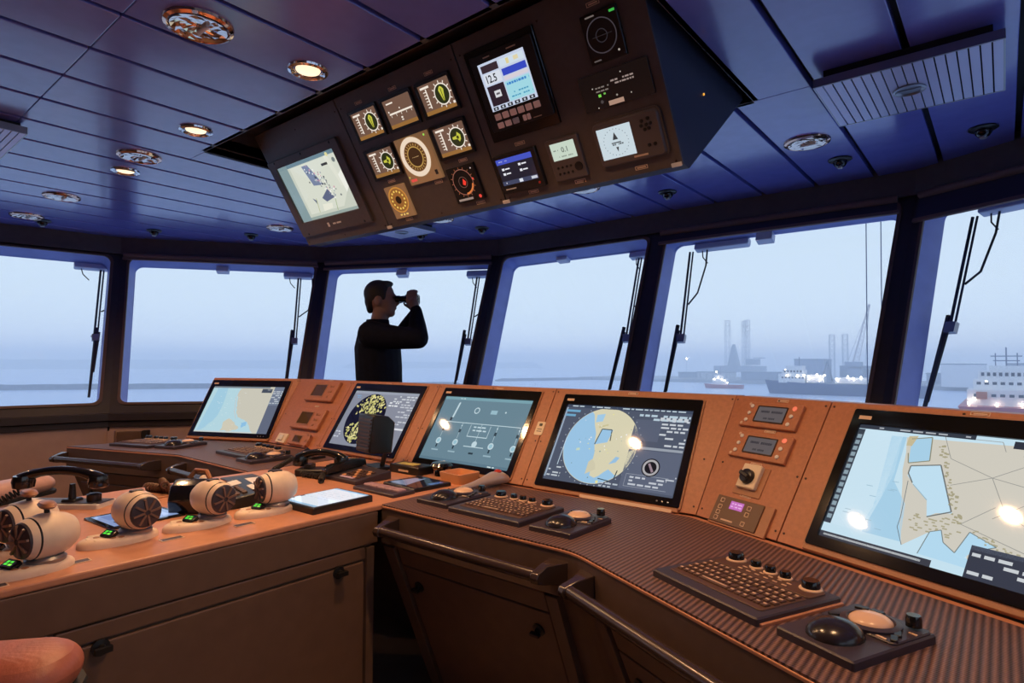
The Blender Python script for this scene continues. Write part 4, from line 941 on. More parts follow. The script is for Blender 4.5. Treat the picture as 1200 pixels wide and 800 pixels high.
s = Scr(.246, .110, (16, 13, 13)); s.L = 1; s.dashes(.42, .66, .78, 2, .09, (150, 132, 126), .5, 1); s.rect(.24, .34, .28, .42, (120, 210, 80)); s.rect(.32, .38, .35, .43, (110, 180, 80)); s.rect(.36, .04, .58, .17, (170, 136, 118)); s.disc(.18, .62, .02, (190, 180, 170), 8); s.disc(.62, .84, .02, (190, 180, 170), 8); s.disc(.70, .22, .02, (190, 180, 170), 8); s.disc(.20, .06, .02, (190, 180, 170), 8); s.dashes(.22, .58, .42, 2, .10, (120, 110, 104), .4, 3); s.disc(.27, .20, .05, (70, 64, 64), 10); s.disc(.50, .27, .03, (150, 140, 130), 8); s.make('card', t, T(0, 0, .0065))
oc = bpy.data.objects['overhead_console']
for x, y in ((.83, .548), (1.05, .545), (1.26, .543), (.83, .205), (1.10, .148), (1.27, .205), (.84, .023), (1.28, .026), (1.56, .205), (1.55, .022), (1.76, .022), (2.0, .022), (1.98, .535)): tagplate(oc, x, y, .045, .013, .008)
# ------------------------------------------------------------------ things on the desks
ZM = ZD+.005      # top of the mats
def knob(r, h, x, y, z, parent, skirt=True):
    k = part(B().lathe([(r, z+.004), (r, z+h*.75), (r*.86, z+h), (r*.3, z+h)], 18, M=T(x, y, 0)), 'knob', GLOSSB, parent)
    if skirt: part(B().lathe([(r*1.28, z), (r*1.28, z+.003), (r*1.05, z+.005)], 18, M=T(x, y, 0)), 'skirt', KEYW, k)
def keyboard(M, label):
    t = thing('console_keyboard', label, 'keyboard', M, 'console keyboards')
    part(B().slab((0, 0, 0), (.302, .242), .016, .005, .003), 'case', CHARC, t)
    part(B().slab((0, -.022, .016), (.262, .130), .002, .006, .001).slab((0, .076, .016), (.262, .056), .003, .008, .001), 'deck', KEYD, t)
    ks = B(); lg = B(); r = random.Random(3)
    for row in range(5):
        for c_ in range(15):
            x = -.118+c_*.0168+(row % 2)*.003; y = .030-row*.0225
            if row == 4 and c_ in (4, 5, 6, 7, 8): continue
            ks.slab((x, y, .018), (.0135, .0165), .004, .002, .001, k=2)
            if r.random() < .93: lg.box((x, y, .0223), (.0075, .0045, .0008))
    ks.slab((-.118+6*.0168, .030-4*.0225, .018), (.080, .0165), .004, .002, .001, k=2); lg.box((-.118+6*.0168, .030-4*.0225, .0223), (.07, .004, .0008))
    for c_ in range(6):
        for q in range(2): lg.box((-.06+c_*.024, .062+q*.016, .0195), (.011, .004, .001))
    part(ks, 'keys', KEYD, t, smooth=False, kind='stuff'); part(lg, 'key_legends', KEYW, t, smooth=False, kind='stuff')
    knob(.0185, .020, -.105, .098, .018, t); knob(.012, .018, -.045, .097, .018, t); knob(.012, .018, -.005, .097, .018, t); knob(.012, .018, .035, .097, .018, t); knob(.0185, .020, .100, .095, .018, t)
    return t
def trackball(M, label):
    t = thing('trackball_unit', label, 'trackball', M, 'trackball units')
    part(B().slab((0, 0, 0), (.150, .228), .016, .005, .003), 'case', CHARC, t)
    part(B().slab((0, .055, .016), (.142, .110), .004, .010, .002), 'raised_deck', CHARC, t)
    part(B().ell((-.004, -.048, .014), (.046, .052, .030), 20, 12), 'palm_rest', mat('palm_rest_satin_black', (.022, .018, .020), .22), t)
    part(B().lathe([(.050, .016), (.050, .024), (.040, .027), (.036, .022)], 24, M=T(.0, .045, 0)), 'socket_ring', CHARC, t)
    part(B().ell((0, .045, .022), (.037, .037, .016), 20, 10), 'ball', mat('trackball_cream', (.78, .52, .36), .22), t)
    knob(.013, .024, .048, .093, .020, t, False)
    for x, y, a in ((-.048, .092, 25), (-.022, .100, 8), (.052, .040, -60), (.060, .016, -60), (-.052, .02, 60)): part(B().slab((0, 0, .019), (.024, .012), .005, .003, .001, M=T(x, y, 0) @ RZ(a)), 'button', BLACK, t)
    part(B().box((.045, .004, .0205), (.018, .005, .002), M=RZ(0)).box((.062, .066, .0205), (.014, .004, .002)), 'legend', KEYW, t, smooth=False)
    return t
W2 = -math.degrees(WA)
keyboard(T(-1.281, 1.530, ZM), 'keyboard with knobs on the mat below the round chart screen')
trackball(T(-1.530, 1.540, ZM), 'trackball unit beside the centre console, leftmost on the right mat')
trackball(T(-1.017, 1.520, ZM), 'trackball unit between the two keyboards on the right mat')
keyboard(T(-.4535, 1.343, ZM) @ RZ(W2), 'large near keyboard with five knobs in front of the dial panel')
trackball(T(-.216, 1.236, ZM) @ RZ(W2), 'large near trackball unit with glossy black palm rest at bottom right')
keyboard(T(-3.915, 1.375, ZM) @ RZ(20), 'keyboard on the far left mat under the coast chart')
trackball(T(-3.685, 1.475, ZM) @ RZ(20), 'trackball unit on the far left mat under the coast chart')
keyboard(T(-3.115, 1.60, ZM), 'keyboard left of the phones near the brown instrument units')
trackball(T(-2.865, 1.545, ZM), 'trackball unit left of the phones at the mat edge')
# bare desk strip between the near keyboard and trackball
solo(B().slab((0, 0, 0), (.034, .235), .006, .002, .001), 'desk_strip', DESK, 'bare terracotta strip between near keyboard and trackball', 'strip', T(-.325, 1.288, ZM) @ RZ(W2))

# thruster levers
GREEN = (90, 230, 70)
def lever(M, ang, label, knob_top=False):
    t = thing('thruster_lever', label, 'lever', M, 'thruster levers on the centre console')
    def base(z, k): return [(x, y, z) for x, y in ellipse(0, 0, .052*k, .098*k, 32)]
    part(B().loops([base(0, 1), base(.010, 1.0), base(.017, .95), base(.021, .82)]), 'base', BEIGE, t)
    part(B().slab((-.030, -.052, .018), (.014, .030), .004, .005, .002, M=RZ(0)).slab((-.002, -.072, .018), (.022, .012), .004, .004, .002).slab((.024, -.054, .018), (.012, .026), .004, .004, .002), 'pad_rim', CREAM, t)
    for x, y in ((-.006, -.052), (.030, -.024), (.036, -.006)): part(B().lathe([(.0075, .018), (.0075, .022), (.005, .023)], 12, M=T(x, y, 0)), 'button', PANEL2, t)
    d = part(B().slab((0, 0, 0), (.040, .026), .012, .004, .002, M=T(.008, -.024, .022) @ RZ(20) @ RX(28)), 'display', GLOSSB, t)
    s = Scr(.032, .018); s.text('88', .10, .30, .62, GREEN, .9) if False else None
    s.rect(.10, .52, .40, .86, GREEN); s.rect(.50, .56, .80, .84, GREEN); s.rect(.10, .14, .45, .44, GREEN); s.rect(.56, .10, .9, .40, (150, 240, 90)); s.make('digits', d, T(.008, -.024, .022) @ RZ(20) @ RX(28) @ T(-.016, -.009, .0121))
    H = .021
    part(B().lathe([(.040, H-.004), (.042, H+.006), (.036, H+.012)], 24, M=T(0, .040, 0)), 'collar', STEELG, t)
    R = T(0, .040, H+.058) @ RZ(ang) @ RY(90)
    prof = [(.030, -.058), (.036, -.056), (.046, -.040), (.052, -.018), (.0535, 0), (.0525, .016), (.050, .030), (.046, .044), (.042, .052)]
    part(B().lathe(prof, 32, M=R), 'drum', BEIGE, t)
    part(B().lathe([(.0485, .0335), (.0492, .036), (.0475, .0385)], 32, M=R, cap=False), 'seam_ring', BLACK, t)
    c_ = part(B().lathe([(.042, .052), (.040, .057), (.030, .060), (.004, .061)], 28, M=R), 'end_cap', CHARC, t)
    f = B()
    for k in range(8): f.box((.022, 0, .0605), (.030, .0055, .006), M=R @ RZ(k*45+11))
    part(f, 'cap_ribs', mat('cap_rib_brown', (.20, .12, .09), .4), c_, smooth=False)
    if knob_top:
        part(B().tube([(0, .040, H+.108), (0, .040, H+.128)], .006, 8), 'stalk', BLACK, t)
        part(B().loops([[(x, y+.040, z) for x, y in ellipse(0, 0, .040*k, .018*k, 20)] for z, k in ((H+.124, .8), (H+.130, 1), (H+.136, .8))]), 'top_grip', PANEL2, t)
    else: part(B().slab((0, .040, H+.108), (.016, .034), .006, .004, .002), 'top_grip', CHARC, t)
    return t
lever(T(-1.775, .370, ZD+.004), -72, 'nearest thruster lever at the left front edge of centre console', True)
lever(T(-1.965, .375, ZD+.004), -72, 'thruster lever behind the nearest one at the left edge', True)
lever(T(-1.885, .598, ZD+.004), 8, 'third thruster lever from the front left, cap facing the viewer')
lever(T(-1.880, .805, ZD+.004), 12, 'thruster lever in front of the black hooded unit')
lever(T(-1.872, 1.010, ZD+.004), -95, 'thruster lever beside the white lit tablet')
for k, (x, y, lb) in enumerate(((-1.770, .47, 'small label strip before the nearest thruster lever'), (-1.80, .70, 'small label plate left of the hooded unit lever'), (-1.79, .90, 'small label plate in front of the farthest thruster lever'), (-1.715, .30, 'pale label strip at the left front desk edge'))):
    t = thing('label_plate', lb, 'label', T(x, y, ZD+.0042), 'label plates on the centre console'); part(B().frame((0, 0, 0), (.030, .060), (.024, .054), .0015, .002, .001), 'border', LABEL, t); part(B().slab((0, 0, 0), (.024, .054), .001, .001, .0003), 'print', CHARC, t)

# handsets
def handset_geo(L, r, arch):
    n = 12; pts = []; rr = []
    for i in range(n+1):
        f = i/n; pts.append(((f-.5)*L, 0, arch*(1-(2*f-1)**2))); rr.append(r*(1.0 if .2 < f < .8 else 1.15))
    return B().tube(pts, rr, 10)
def handset(parent, M, L=.24, name='handset'):
    h = part(handset_geo(L, .015, .028), name, GLOSSB, parent, M)
    part(B().lathe([(.030, .010), (.034, -.010), (.031, -.030), (.020, -.034)], 18, M=T(-L/2+.012, 0, 0)), 'earpiece', GLOSSB, h)
    part(B().lathe([(.028, .010), (.032, -.010), (.029, -.026), (.020, -.030)], 18, M=T(L/2-.012, 0, 0)), 'mouthpiece', GLOSSB, h)
    return h
def coil(p0, p1, r, turns, rad=.0032, sag=.0, n=10):
    pts = []; p0 = Vector(p0); p1 = Vector(p1); d = (p1-p0).normalized(); a = d.cross(Vector((0, 0, 1))).normalized(); u = a.cross(d)
    for i in range(turns*n+1):
        f = i/(turns*n); q = p0.lerp(p1, f)+a*r*math.cos(2*PI*i/n)+u*r*math.sin(2*PI*i/n); q.z -= sag*4*f*(1-f); pts.append(tuple(q))
    return B().tube(pts, rad, 5)
RD = 39.42   # heading of the picture plane in plan
ZP = ZD+.004
t = thing('desk_telephone', 'black handset resting on a cradle at the left edge of centre console', 'telephone', T(-2.49, .62, ZP) @ RZ(RD))
part(B().slab((0, 0, 0), (.30, .10), .016, .006, .003), 'base_plate', WHITE, t); part(B().slab((.02, 0, .016), (.26, .075), .002, .004, .001), 'inlay', CHARC, t)
part(B().tube([(.03, 0, .016), (.03, 0, .075)], [.013, .009], 10).slab((.03, 0, .016), (.05, .05), .010, .01, .004), 'cradle_post', BLACK, t)
part(B().lathe([(.022, .016), (.022, .040), (.014, .044)], 16, M=T(.105, 0, 0)), 'knob', BLACK, t)
handset(t, T(-.01, .0, .092), .28)
part(coil((-.15, .0, .05), (-.20, -.06, .01), .011, 8), 'coiled_cord', RUBBER, t)
t = thing('flush_display', 'flush glass display with painted blue window reflection behind the third thruster lever', 'display', T(-2.13, .72, ZP) @ RZ(4)); part(B().slab((0, 0, 0), (.20, .215), .006, .004, .002), 'glass', BEZEL, t)
s = Scr(.17, .185, (140, 160, 205), .9); s.L = 1; s.rect(.06, .8, .9, .9, (170, 188, 226)); s.rect(.1, .1, .5, .6, (120, 140, 190)); s.rect(.66, .1, .98, .42, (24, 26, 36)); s.make('screen', t, T(-.085, -.0925, .006))  # window reflection on the glass, painted as glowing blue areas
t = thing('flush_display', 'flush display with painted dim blue reflection at the left picture edge', 'display', T(-2.20, .42, ZP)); part(B().frame((0, 0, 0), (.18, .20), (.15, .17), .006, .004, .002), 'frame', LABEL, t)
s = Scr(.15, .17, (66, 70, 112), .8); s.L = 1; s.rect(.1, .1, .9, .6, (52, 54, 92)); s.make('screen', t, T(-.075, -.085, .002))  # reflection in this glass is painted too, as a dim blue glow
t = thing('hood_unit', 'glossy black hooded loudspeaker on the centre console', 'speaker', T(-2.09, .875, ZP) @ RZ(10))
prof = [(-.06, 0), (.055, 0), (.065, .045), (.045, .088), (.0, .105), (-.045, .092), (-.07, .05)]
part(B().loops([[(x, y, z) for x, z in [(p[0]*k, p[1]*(.9+.1*k)) for p in prof]] for y, k in ((-.055, .90), (-.045, 1), (.045, 1), (.06, .9))]), 'hood', GLOSSB, t, M=RZ(-55), bevel=.006)
part(B().slab((0, 0, 0), (.075, .055), .004, .008, .002, M=RZ(-55) @ T(0, -.056, .048) @ RX(90)), 'face', BLACK, t)
part(B().tube([(-.05, .02, .10), (-.03, .03, .125), (.02, .035, .125), (.05, .03, .10)], .008, 8), 'handle', PANEL2, t)
t = thing('keypad_telephone', 'keypad telephone with white label strip behind a thruster lever', 'telephone', T(-2.13, 1.035, ZP) @ RZ(-12))
part(B().loops([[(x, y, z) for y, z in ((-.065, 0), (.065, 0), (.065, .052), (-.065, .030))] for x in (-.145, .145)]), 'body', BLACK, t, bevel=.004)
tl = T(0, 0, .041) @ RX(9.6)
for r_ in range(3):
    for c_ in range(5): part(B().slab((-.005+c_*.026, -.040+r_*.024, 0), (.019, .016), .006, .003, .002, M=tl), 'key', KEYD if r_ else PANEL2, t)
part(B().slab((-.085, .0, 0), (.075, .075), .002, .003, .001, M=tl), 'label_strip', PAPER, t)
part(B().slab((.07, .048, 0), (.12, .022), .002, .003, .001, M=tl), 'label_strip', PAPER, t)
t = thing('joystick', 'small cream knob joystick beside the keypad telephone', 'joystick', T(-2.30, 1.00, ZP)); part(B().slab((0, 0, 0), (.05, .05), .012, .006, .003), 'base', BLACK, t); part(B().tube([(0, 0, .012), (0, 0, .045)], .006, 8), 'stick', STEELG, t); part(B().ell((0, 0, .055), (.016, .016, .018), 14, 8), 'grip', BEIGE, t)
t = thing('paper_tray', 'flat dark tray with a white paper sheet on centre console', 'tray', T(-2.41, 1.23, ZP) @ RZ(-6)); part(B().slab((0, 0, 0), (.27, .135), .006, .004, .002), 'tray_base', CHARC, t); part(B().slab((.03, 0, .006), (.15, .105), .001, .001, .0003), 'sheet', PAPER, t)
t = thing('coiled_cord_rest', 'brown coiled cord heap on a pad at the console edge', 'cord', T(-2.44, .90, ZP)); part(B().slab((0, 0, 0), (.16, .10), .006, .004, .002), 'pad', PANEL2, t); part(coil((-.06, -.02, .022), (.06, .03, .022), .013, 11, .004), 'coil', mat('brown_cord', (.14, .07, .045), .5), t); part(coil((.06, .0, .040), (-.05, .03, .036), .012, 9, .004), 'coil', MATS['brown_cord'], t)
# lit tablet
t = thing('lit_tablet', 'thick black tablet with bright white page on the centre console', 'tablet', T(-1.835, 1.215, ZP) @ RZ(2)); part(B().slab((0, 0, 0), (.205, .245), .022, .006, .003), 'case', BLACK, t)
s = Scr(.185, .222, (224, 230, 238)); s.L = 1; s.rect(0, 0, 1, .06, (150, 186, 214)); s.rect(.0, .94, 1, 1, (160, 194, 222)); s.dashes(.15, .72, .8, 5, .09, (196, 202, 212), .25, 4); s.rect(.0, .10, .06, .20, (60, 60, 66)); s.rect(.0, .30, .06, .38, (60, 60, 66)); s.make('screen', t, T(-.0925, -.111, .0225))
# two black handsets by the radar screen
t = thing('cradle_telephone', 'black arched handset on its cradle below the radar screen', 'telephone', T(-2.31, 1.50, ZP) @ RZ(RD-6)); part(B().slab((0, 0, 0), (.20, .09), .030, .008, .004), 'cradle', BLACK, t)
handset(t, T(0, 0, .072), .21); part(coil((-.06, -.06, .015), (.06, -.10, .012), .010, 9, .0035), 'coiled_cord', RUBBER, t)
part(B().box((-.05, 0, .038), (.03, .05, .02)).box((.05, 0, .038), (.03, .05, .02)), 'rest', BLACK, t, smooth=False)
t = thing('desk_phone', 'low brown-black desk phone with wedge handset and orange keys', 'telephone', T(-2.125, 1.555, ZP))
part(B().loops([[(x, y, z) for y, z in ((-.09, 0), (.09, 0), (.09, .034), (-.09, .016))] for x in (-.115, .115)]), 'body', CHARC, t, bevel=.003)
tl = T(.03, -.005, .0255) @ RX(5.7)
for r_ in range(4):
    for c_ in range(5): part(B().slab((-.045+c_*.024, -.048+r_*.026, 0), (.016, .014), .005, .003, .001, M=tl), 'key', KEYD if (r_+c_) % 3 else ORANGE, t)
part(B().slab((-.005, -.062, 0), (.09, .014), .002, .002, .001, M=tl), 'label_strip', mat('lilac_strip', (.55, .42, .60), .5), t)
part(B().loops([[(x, y, z) for x, z in ((-.02, 0), (.02, 0), (.017, h), (-.017, h))] for y, h in ((-.105, .022), (-.06, .034), (.04, .040), (.10, .026))], M=T(-.085, 0, .030) @ RX(4)), 'handset', GLOSSB, t, bevel=.004)
part(coil((-.10, -.10, .02), (-.02, -.16, .012), .010, 8, .0035), 'coiled_cord', RUBBER, t)
# loudspeaker on a bracket over a flat box
t = thing('talkback_speaker', 'square black talkback speaker standing before the radar screen', 'speaker', T(-2.262, 1.745, ZP) @ RZ(-12) @ Matrix.Scale(1.18, 4))
part(B().slab((0, .02, 0), (.12, .07), .012, .006, .003), 'foot', BLACK, t); part(B().tube([(.015, .03, .012), (.03, .035, .06), (.02, .02, .12)], .010, 8), 'stem', BLACK, t)
part(B().loops([[(x, y, z) for x, z in ((-.062*k, .065+.0*k), (.062*k, .065), (.066*k, .125+.085*k), (-.066*k, .125+.085*k))] for y, k in ((-.055, 1), (.01, 1), (.05, .72))], M=RX(-6)), 'housing', BLACK, t, bevel=.005)
g = B()
for k in range(9): g.box((0, -.0565, .078+k*.014), (.105, .003, .007), M=RX(-6))
part(g, 'grille', mat('speaker_grille_brown', (.075, .04, .03), .5), t, smooth=False)
t = thing('flat_radio', 'flat black radio box with yellow label right of the talkback speaker', 'radio', T(-2.165, 1.80, ZP) @ RZ(0)); t.matrix_world = T(-2.06, 1.80, ZP) @ RZ(2); part(B().slab((0, 0, 0), (.19, .095), .036, .006, .004), 'body', BLACK, t); part(B().slab((-.02, 0, .036), (.11, .05), .001, .002, .0003), 'label_strip', mat('yellow_label', (.65, .55, .16), .5), t); part(B().box((.0, -.049, .014), (.06, .003, .008)), 'display', KEYW, t, smooth=False)
t = thing('round_puck', 'round black puck controller beside the flat radio', 'controller', T(-1.905, 1.835, ZP)); part(B().lathe([(.030, 0), (.028, .020), (.018, .022), (.018, .030), (.044, .034), (.050, .044), (.040, .056), (.01, .060)], 24), 'puck', GLOSSB, t); part(B().slab((.075, -.01, 0), (.05, .05), .010, .006, .003), 'base', BLACK, t)
t = thing('orange_tray', 'small orange open box beside the silver hand control', 'box', T(-1.755, 1.795, ZP) @ RZ(-4)); 
tp = [[(x, y, z) for x, y in rrect(0, 0, .130*k, .120*k, .012)] for z, k in ((0, .92), (.040, 1.0), (.040, .90), (.012, .84))]
part(B().loops(tp), 'tray', ORANGE, t); part(B().slab((0, 0, .012), (.05, .02), .012, .004, .002), 'clip', BLACK, t)
t = thing('hand_control', 'silver hand control with red button lying beside the diagram screen', 'hand control', T(-1.585, 1.755, ZM) @ RZ(-8))
hp = []
for f, wv_, hv in ((-.13, .008, .010), (-.10, .013, .018), (-.05, .016, .026), (0, .022, .038), (.05, .036, .052), (.09, .040, .050), (.115, .026, .036), (.125, .008, .024)):
    hp.append([(wv_*math.cos(a), f, .006+hv*.5+hv*.5*math.sin(a)) for a in [2*PI*i/14 for i in range(14)]])
part(B().loops(hp), 'body', SILVER, t); part(B().lathe([(.016, .048), (.016, .058), (.010, .064), (.002, .065)], 16, M=T(0, .075, 0)), 'red_button', RED, t)
part(B().tube([(.0, -.12, .014), (-.03, -.16, .008), (-.05, -.13, .006)], .004, 6), 'cable', RUBBER, t)
t = thing('key_strip', 'violet strip keypad at the joint of centre and right desks', 'keypad', T(-1.842, 1.470, ZP) @ RZ(0)); part(B().slab((0, 0, 0), (.245, .105), .012, .004, .003), 'case', CHARC, t)
for k in range(5): part(B().slab((-.085+k*.0425, .005, .012), (.040, .040), .008, .004, .003), 'key', mat('mauve_key', (.42, .26, .30), .45), t)
t = thing('glass_terminal', 'dark glass touch terminal behind the violet keypad', 'display', T(-1.825, 1.625, ZP) @ RZ(-4)); part(B().slab((0, 0, 0), (.205, .185), .014, .005, .003), 'case', BLACK, t)
s = Scr(.185, .160, (26, 24, 30)); s.L = 1; s.poly([(.04, .05), (.62, .05), (.36, .92), (.30, .80), (.14, .76)], (118, 124, 146)); s.rect(.84, .5, .98, .9, (70, 92, 140)); s.make('screen', t, T(-.0925, -.080, .0142))
t = thing('gooseneck_microphone', 'thin black gooseneck microphone left of the arched handset', 'microphone', T(-2.52, 1.40, ZP)); part(B().lathe([(.026, 0), (.026, .010), (.012, .016)], 16), 'foot', BLACK, t)
part(coil((0, 0, .014), (-.06, .16, .055), .008, 18, .004), 'neck', RUBBER, t); part(B().tube([(-.06, .16, .055), (-.085, .22, .068)], [.008, .011], 8), 'head', BLACK, t)
t = thing('desk_lamp_grip', 'small tan grip lever standing behind the left trackball unit', 'lever', T(-2.72, 1.74, ZM)); part(B().slab((0, 0, 0), (.05, .08), .012, .005, .003), 'base', BLACK, t); part(B().tube([(0, 0, .012), (.02, -.03, .035), (.06, -.05, .040)], [.009, .014, .011], 10), 'grip', BEIGE, t)
# ------------------------------------------------------------------ the man with binoculars
def blob(rings, closed=True):
    """loft of elliptical rings: (centre, rx-dir radius, other radius, axis frame)"""
    return rings
def limb(b, pts, radii, n=14, flat=None):
    b.tube(pts, radii, n)
    for p, r in zip(pts, radii): b.ell(p, (r, r, r), 10, 6)
def torso(b, secs, n=20):
    b.loops([[(cx+rx*math.cos(2*PI*i/n), ry*math.sin(2*PI*i/n), z) for i in range(n)] for cx, rx, ry, z in secs])
def remesh(o, vox, it=4):
    m = o.modifiers.new('remesh', 'REMESH'); m.mode = 'VOXEL'; m.voxel_size = vox; m.use_smooth_shade = True
    s = o.modifiers.new('smooth', 'SMOOTH'); s.iterations = it; s.factor = .5
FWD = 38.5
man = thing('person', 'man in dark navy jacket looking through binoculars at the window', 'person', T(-3.235, 2.545, 0) @ RZ(FWD))
SKIN = mat('skin', (.25, .135, .10), .55, noise=(30, .06)); NAVY = mat('navy_jacket', (.0055, .0065, .014), .8, spec=.12, noise=(40, .2)); TROU = mat('dark_trousers', (.012, .012, .018), .8); HAIR = mat('dark_hair', (.012, .009, .008), .6, bump=(300, .5)); SHOE = mat('black_shoe', (.01, .01, .01), .4)
# local: +x forward, +y to his left, z up
SH_R, SH_L = (-.02, -.185, 1.425), (.0, .185, 1.425)
EL_R, EL_L = (.295, -.235, 1.395), (.105, .205, 1.430)
WR_R, WR_L = (.250, -.085, 1.595), (.220, .075, 1.585)
b = B()   # body: one continuous surface
torso(b, [(-.005, .10, .15, .92), (-.005, .115, .155, 1.0), (-.01, .11, .15, 1.1), (-.01, .115, .165, 1.25), (-.015, .11, .175, 1.38), (-.02, .075, .12, 1.46), (-.02, .05, .055, 1.50)])
b.tube([(-.03, 0, 1.44), (-.012, 0, 1.52), (.005, 0, 1.60)], [.062, .058, .058], 14)
b.ell((-.008, 0, 1.690), (.098, .076, .102), 20, 14)                       # cranium
b.ell((.040, 0, 1.635), (.062, .060, .085), 16, 12)                        # face
b.ell((.066, 0, 1.578), (.030, .034, .030), 14, 10); b.ell((.03, 0, 1.590), (.055, .055, .040), 14, 10)   # chin, jaw
b.tube([(.098, 0, 1.668), (.116, 0, 1.640), (.104, 0, 1.632)], [.009, .014, .012], 8)                       # nose
b.ell((.088, 0, 1.690), (.016, .05, .012), 12, 8); b.ell((.092, 0, 1.608), (.014, .026, .010), 12, 8)    # brow, lips
for sy in (-1, 1): b.ell((-.006, sy*.078, 1.648), (.020, .010, .034), 12, 8)                               # ears
for s_, e_, w_ in ((SH_R, EL_R, WR_R), (SH_L, EL_L, WR_L)):
    limb(b, [s_, tuple((Vector(s_)+Vector(e_))/2), e_], [.058, .050, .042]); limb(b, [e_, tuple((Vector(e_)*.6+Vector(w_)*.4)), w_], [.042, .042, .028])
def hand(b, wr, sy):
    w_ = Vector(wr); palm = w_+Vector((-.028, -sy*.010 if False else sy*-.0, .060))
    b.tube([tuple(w_), tuple(w_+Vector((-.012, sy*.004, .035))), tuple(palm)], [.027, .033, .034], 10)
    b.ell(tuple(palm), (.040, .020, .042), 12, 8)
    for k, (dx, L) in enumerate(((.030, .052), (.010, .060), (-.010, .056), (-.028, .044))):   # four fingers over the top of the barrel
        p = palm+Vector((dx, sy*.002, .026)); b.tube([tuple(p), tuple(p+Vector((0, sy*-.006, L*.45))), tuple(p+Vector((-.002, sy*-.030, L*.72))), tuple(p+Vector((-.002, sy*-.050, L*.58)))], [.0098, .0092, .0088, .0075], 8)
    p = palm+Vector((-.018, sy*-.012, -.022)); b.tube([tuple(p), tuple(p+Vector((-.020, sy*-.022, .010))), tuple(p+Vector((-.026, sy*-.040, .026)))], [.011, .010, .008], 8)   # thumb
hand(b, WR_R, -1); hand(b, WR_L, 1)
for sy in (-1, 1): limb(b, [(.0, sy*.085, .93), (.01, sy*.09, .50), (-.01, sy*.09, .10)], [.085, .055, .042]); b.tube([(-.05, sy*.09, .045), (.06, sy*.095, .045), (.17, sy*.10, .035)], [.040, .045, .028], 10)
o = part(b, 'body', SKIN, man, label='skin of face and hands'); remesh(o, .0075, 2)
b = B()   # jacket
torso(b, [(.0, .155, .185, .90), (.0, .160, .190, .98), (-.005, .150, .185, 1.10), (-.010, .152, .200, 1.22), (-.018, .150, .212, 1.34), (-.022, .125, .200, 1.43), (-.024, .090, .13, 1.485), (-.022, .076, .085, 1.505)])
for s_, e_, w_ in ((SH_R, EL_R, WR_R), (SH_L, EL_L, WR_L)):
    limb(b, [(-.03, s_[1]*.75, 1.40), s_, tuple((Vector(s_)+Vector(e_))/2+Vector((0, 0, -.008))), e_], [.085, .090, .078, .066])
    limb(b, [e_, tuple(Vector(e_)*.6+Vector(w_)*.4), tuple(Vector(w_)+(Vector(e_)-Vector(w_)).normalized()*.012)], [.066, .058, .040])
b.loops([[(-.022+r*1.0*math.cos(a), r*.95*math.sin(a), z) for a in [2*PI*i/18 for i in range(18)]] for r, z in ((.082, 1.49), (.076, 1.535), (.068, 1.537), (.066, 1.50))])
o = part(b, 'jacket', NAVY, man, label='dark navy jacket with raised collar'); remesh(o, .010, 3)
b = B()
for sy in (-1, 1): limb(b, [(.0, sy*.085, .92), (.012, sy*.092, .50), (-.008, sy*.092, .10)], [.115, .078, .068])
torso(b, [(0, .13, .165, .80), (0, .15, .182, .92), (0, .148, .18, 1.0)])
o = part(b, 'trousers', TROU, man); remesh(o, .012, 3)
for sy in (-1, 1): part(B().loops([[(x+.05, sy*.095+y, z) for x, y in rrect(0, 0, .28*k, .10*k, .045)] for z, k in ((0, .96), (.02, 1), (.06, .9), (.095, .5))]), 'shoe', SHOE, man)
b = B()   # hair cap
b.ell((-.020, 0, 1.707), (.098, .083, .093), 24, 16); b.ell((.036, 0, 1.772), (.046, .056, .022), 16, 10); b.ell((-.066, 0, 1.660), (.044, .068, .070), 16, 10); b.ell((-.074, 0, 1.610), (.024, .048, .040), 14, 8)
for sy in (-1, 1): b.ell((.030, sy*.066, 1.690), (.016, .012, .036), 12, 8)
o = part(b, 'hair', HAIR, man); remesh(o, .008, 3)
bn = thing('binoculars', 'black binoculars held up by the man', 'binoculars', T(-3.235, 2.545, 0) @ RZ(FWD) @ T(.185, 0, 1.668))
for sy in (-1, 1):
    part(B().lathe([(.021, -.080), (.023, -.055), (.019, -.050), (.022, -.02), (.031, 0), (.035, .04), (.035, .066), (.029, .066), (.026, .055)], 18, M=T(0, sy*.033, 0) @ RY(90)), 'barrel', GLOSSB, bn)
part(B().box((-.005, 0, .004), (.05, .035, .018)).lathe([(.011, -.02), (.011, .02)], 12, M=T(-.01, 0, .014) @ RY(90)), 'bridge', BLACK, bn)
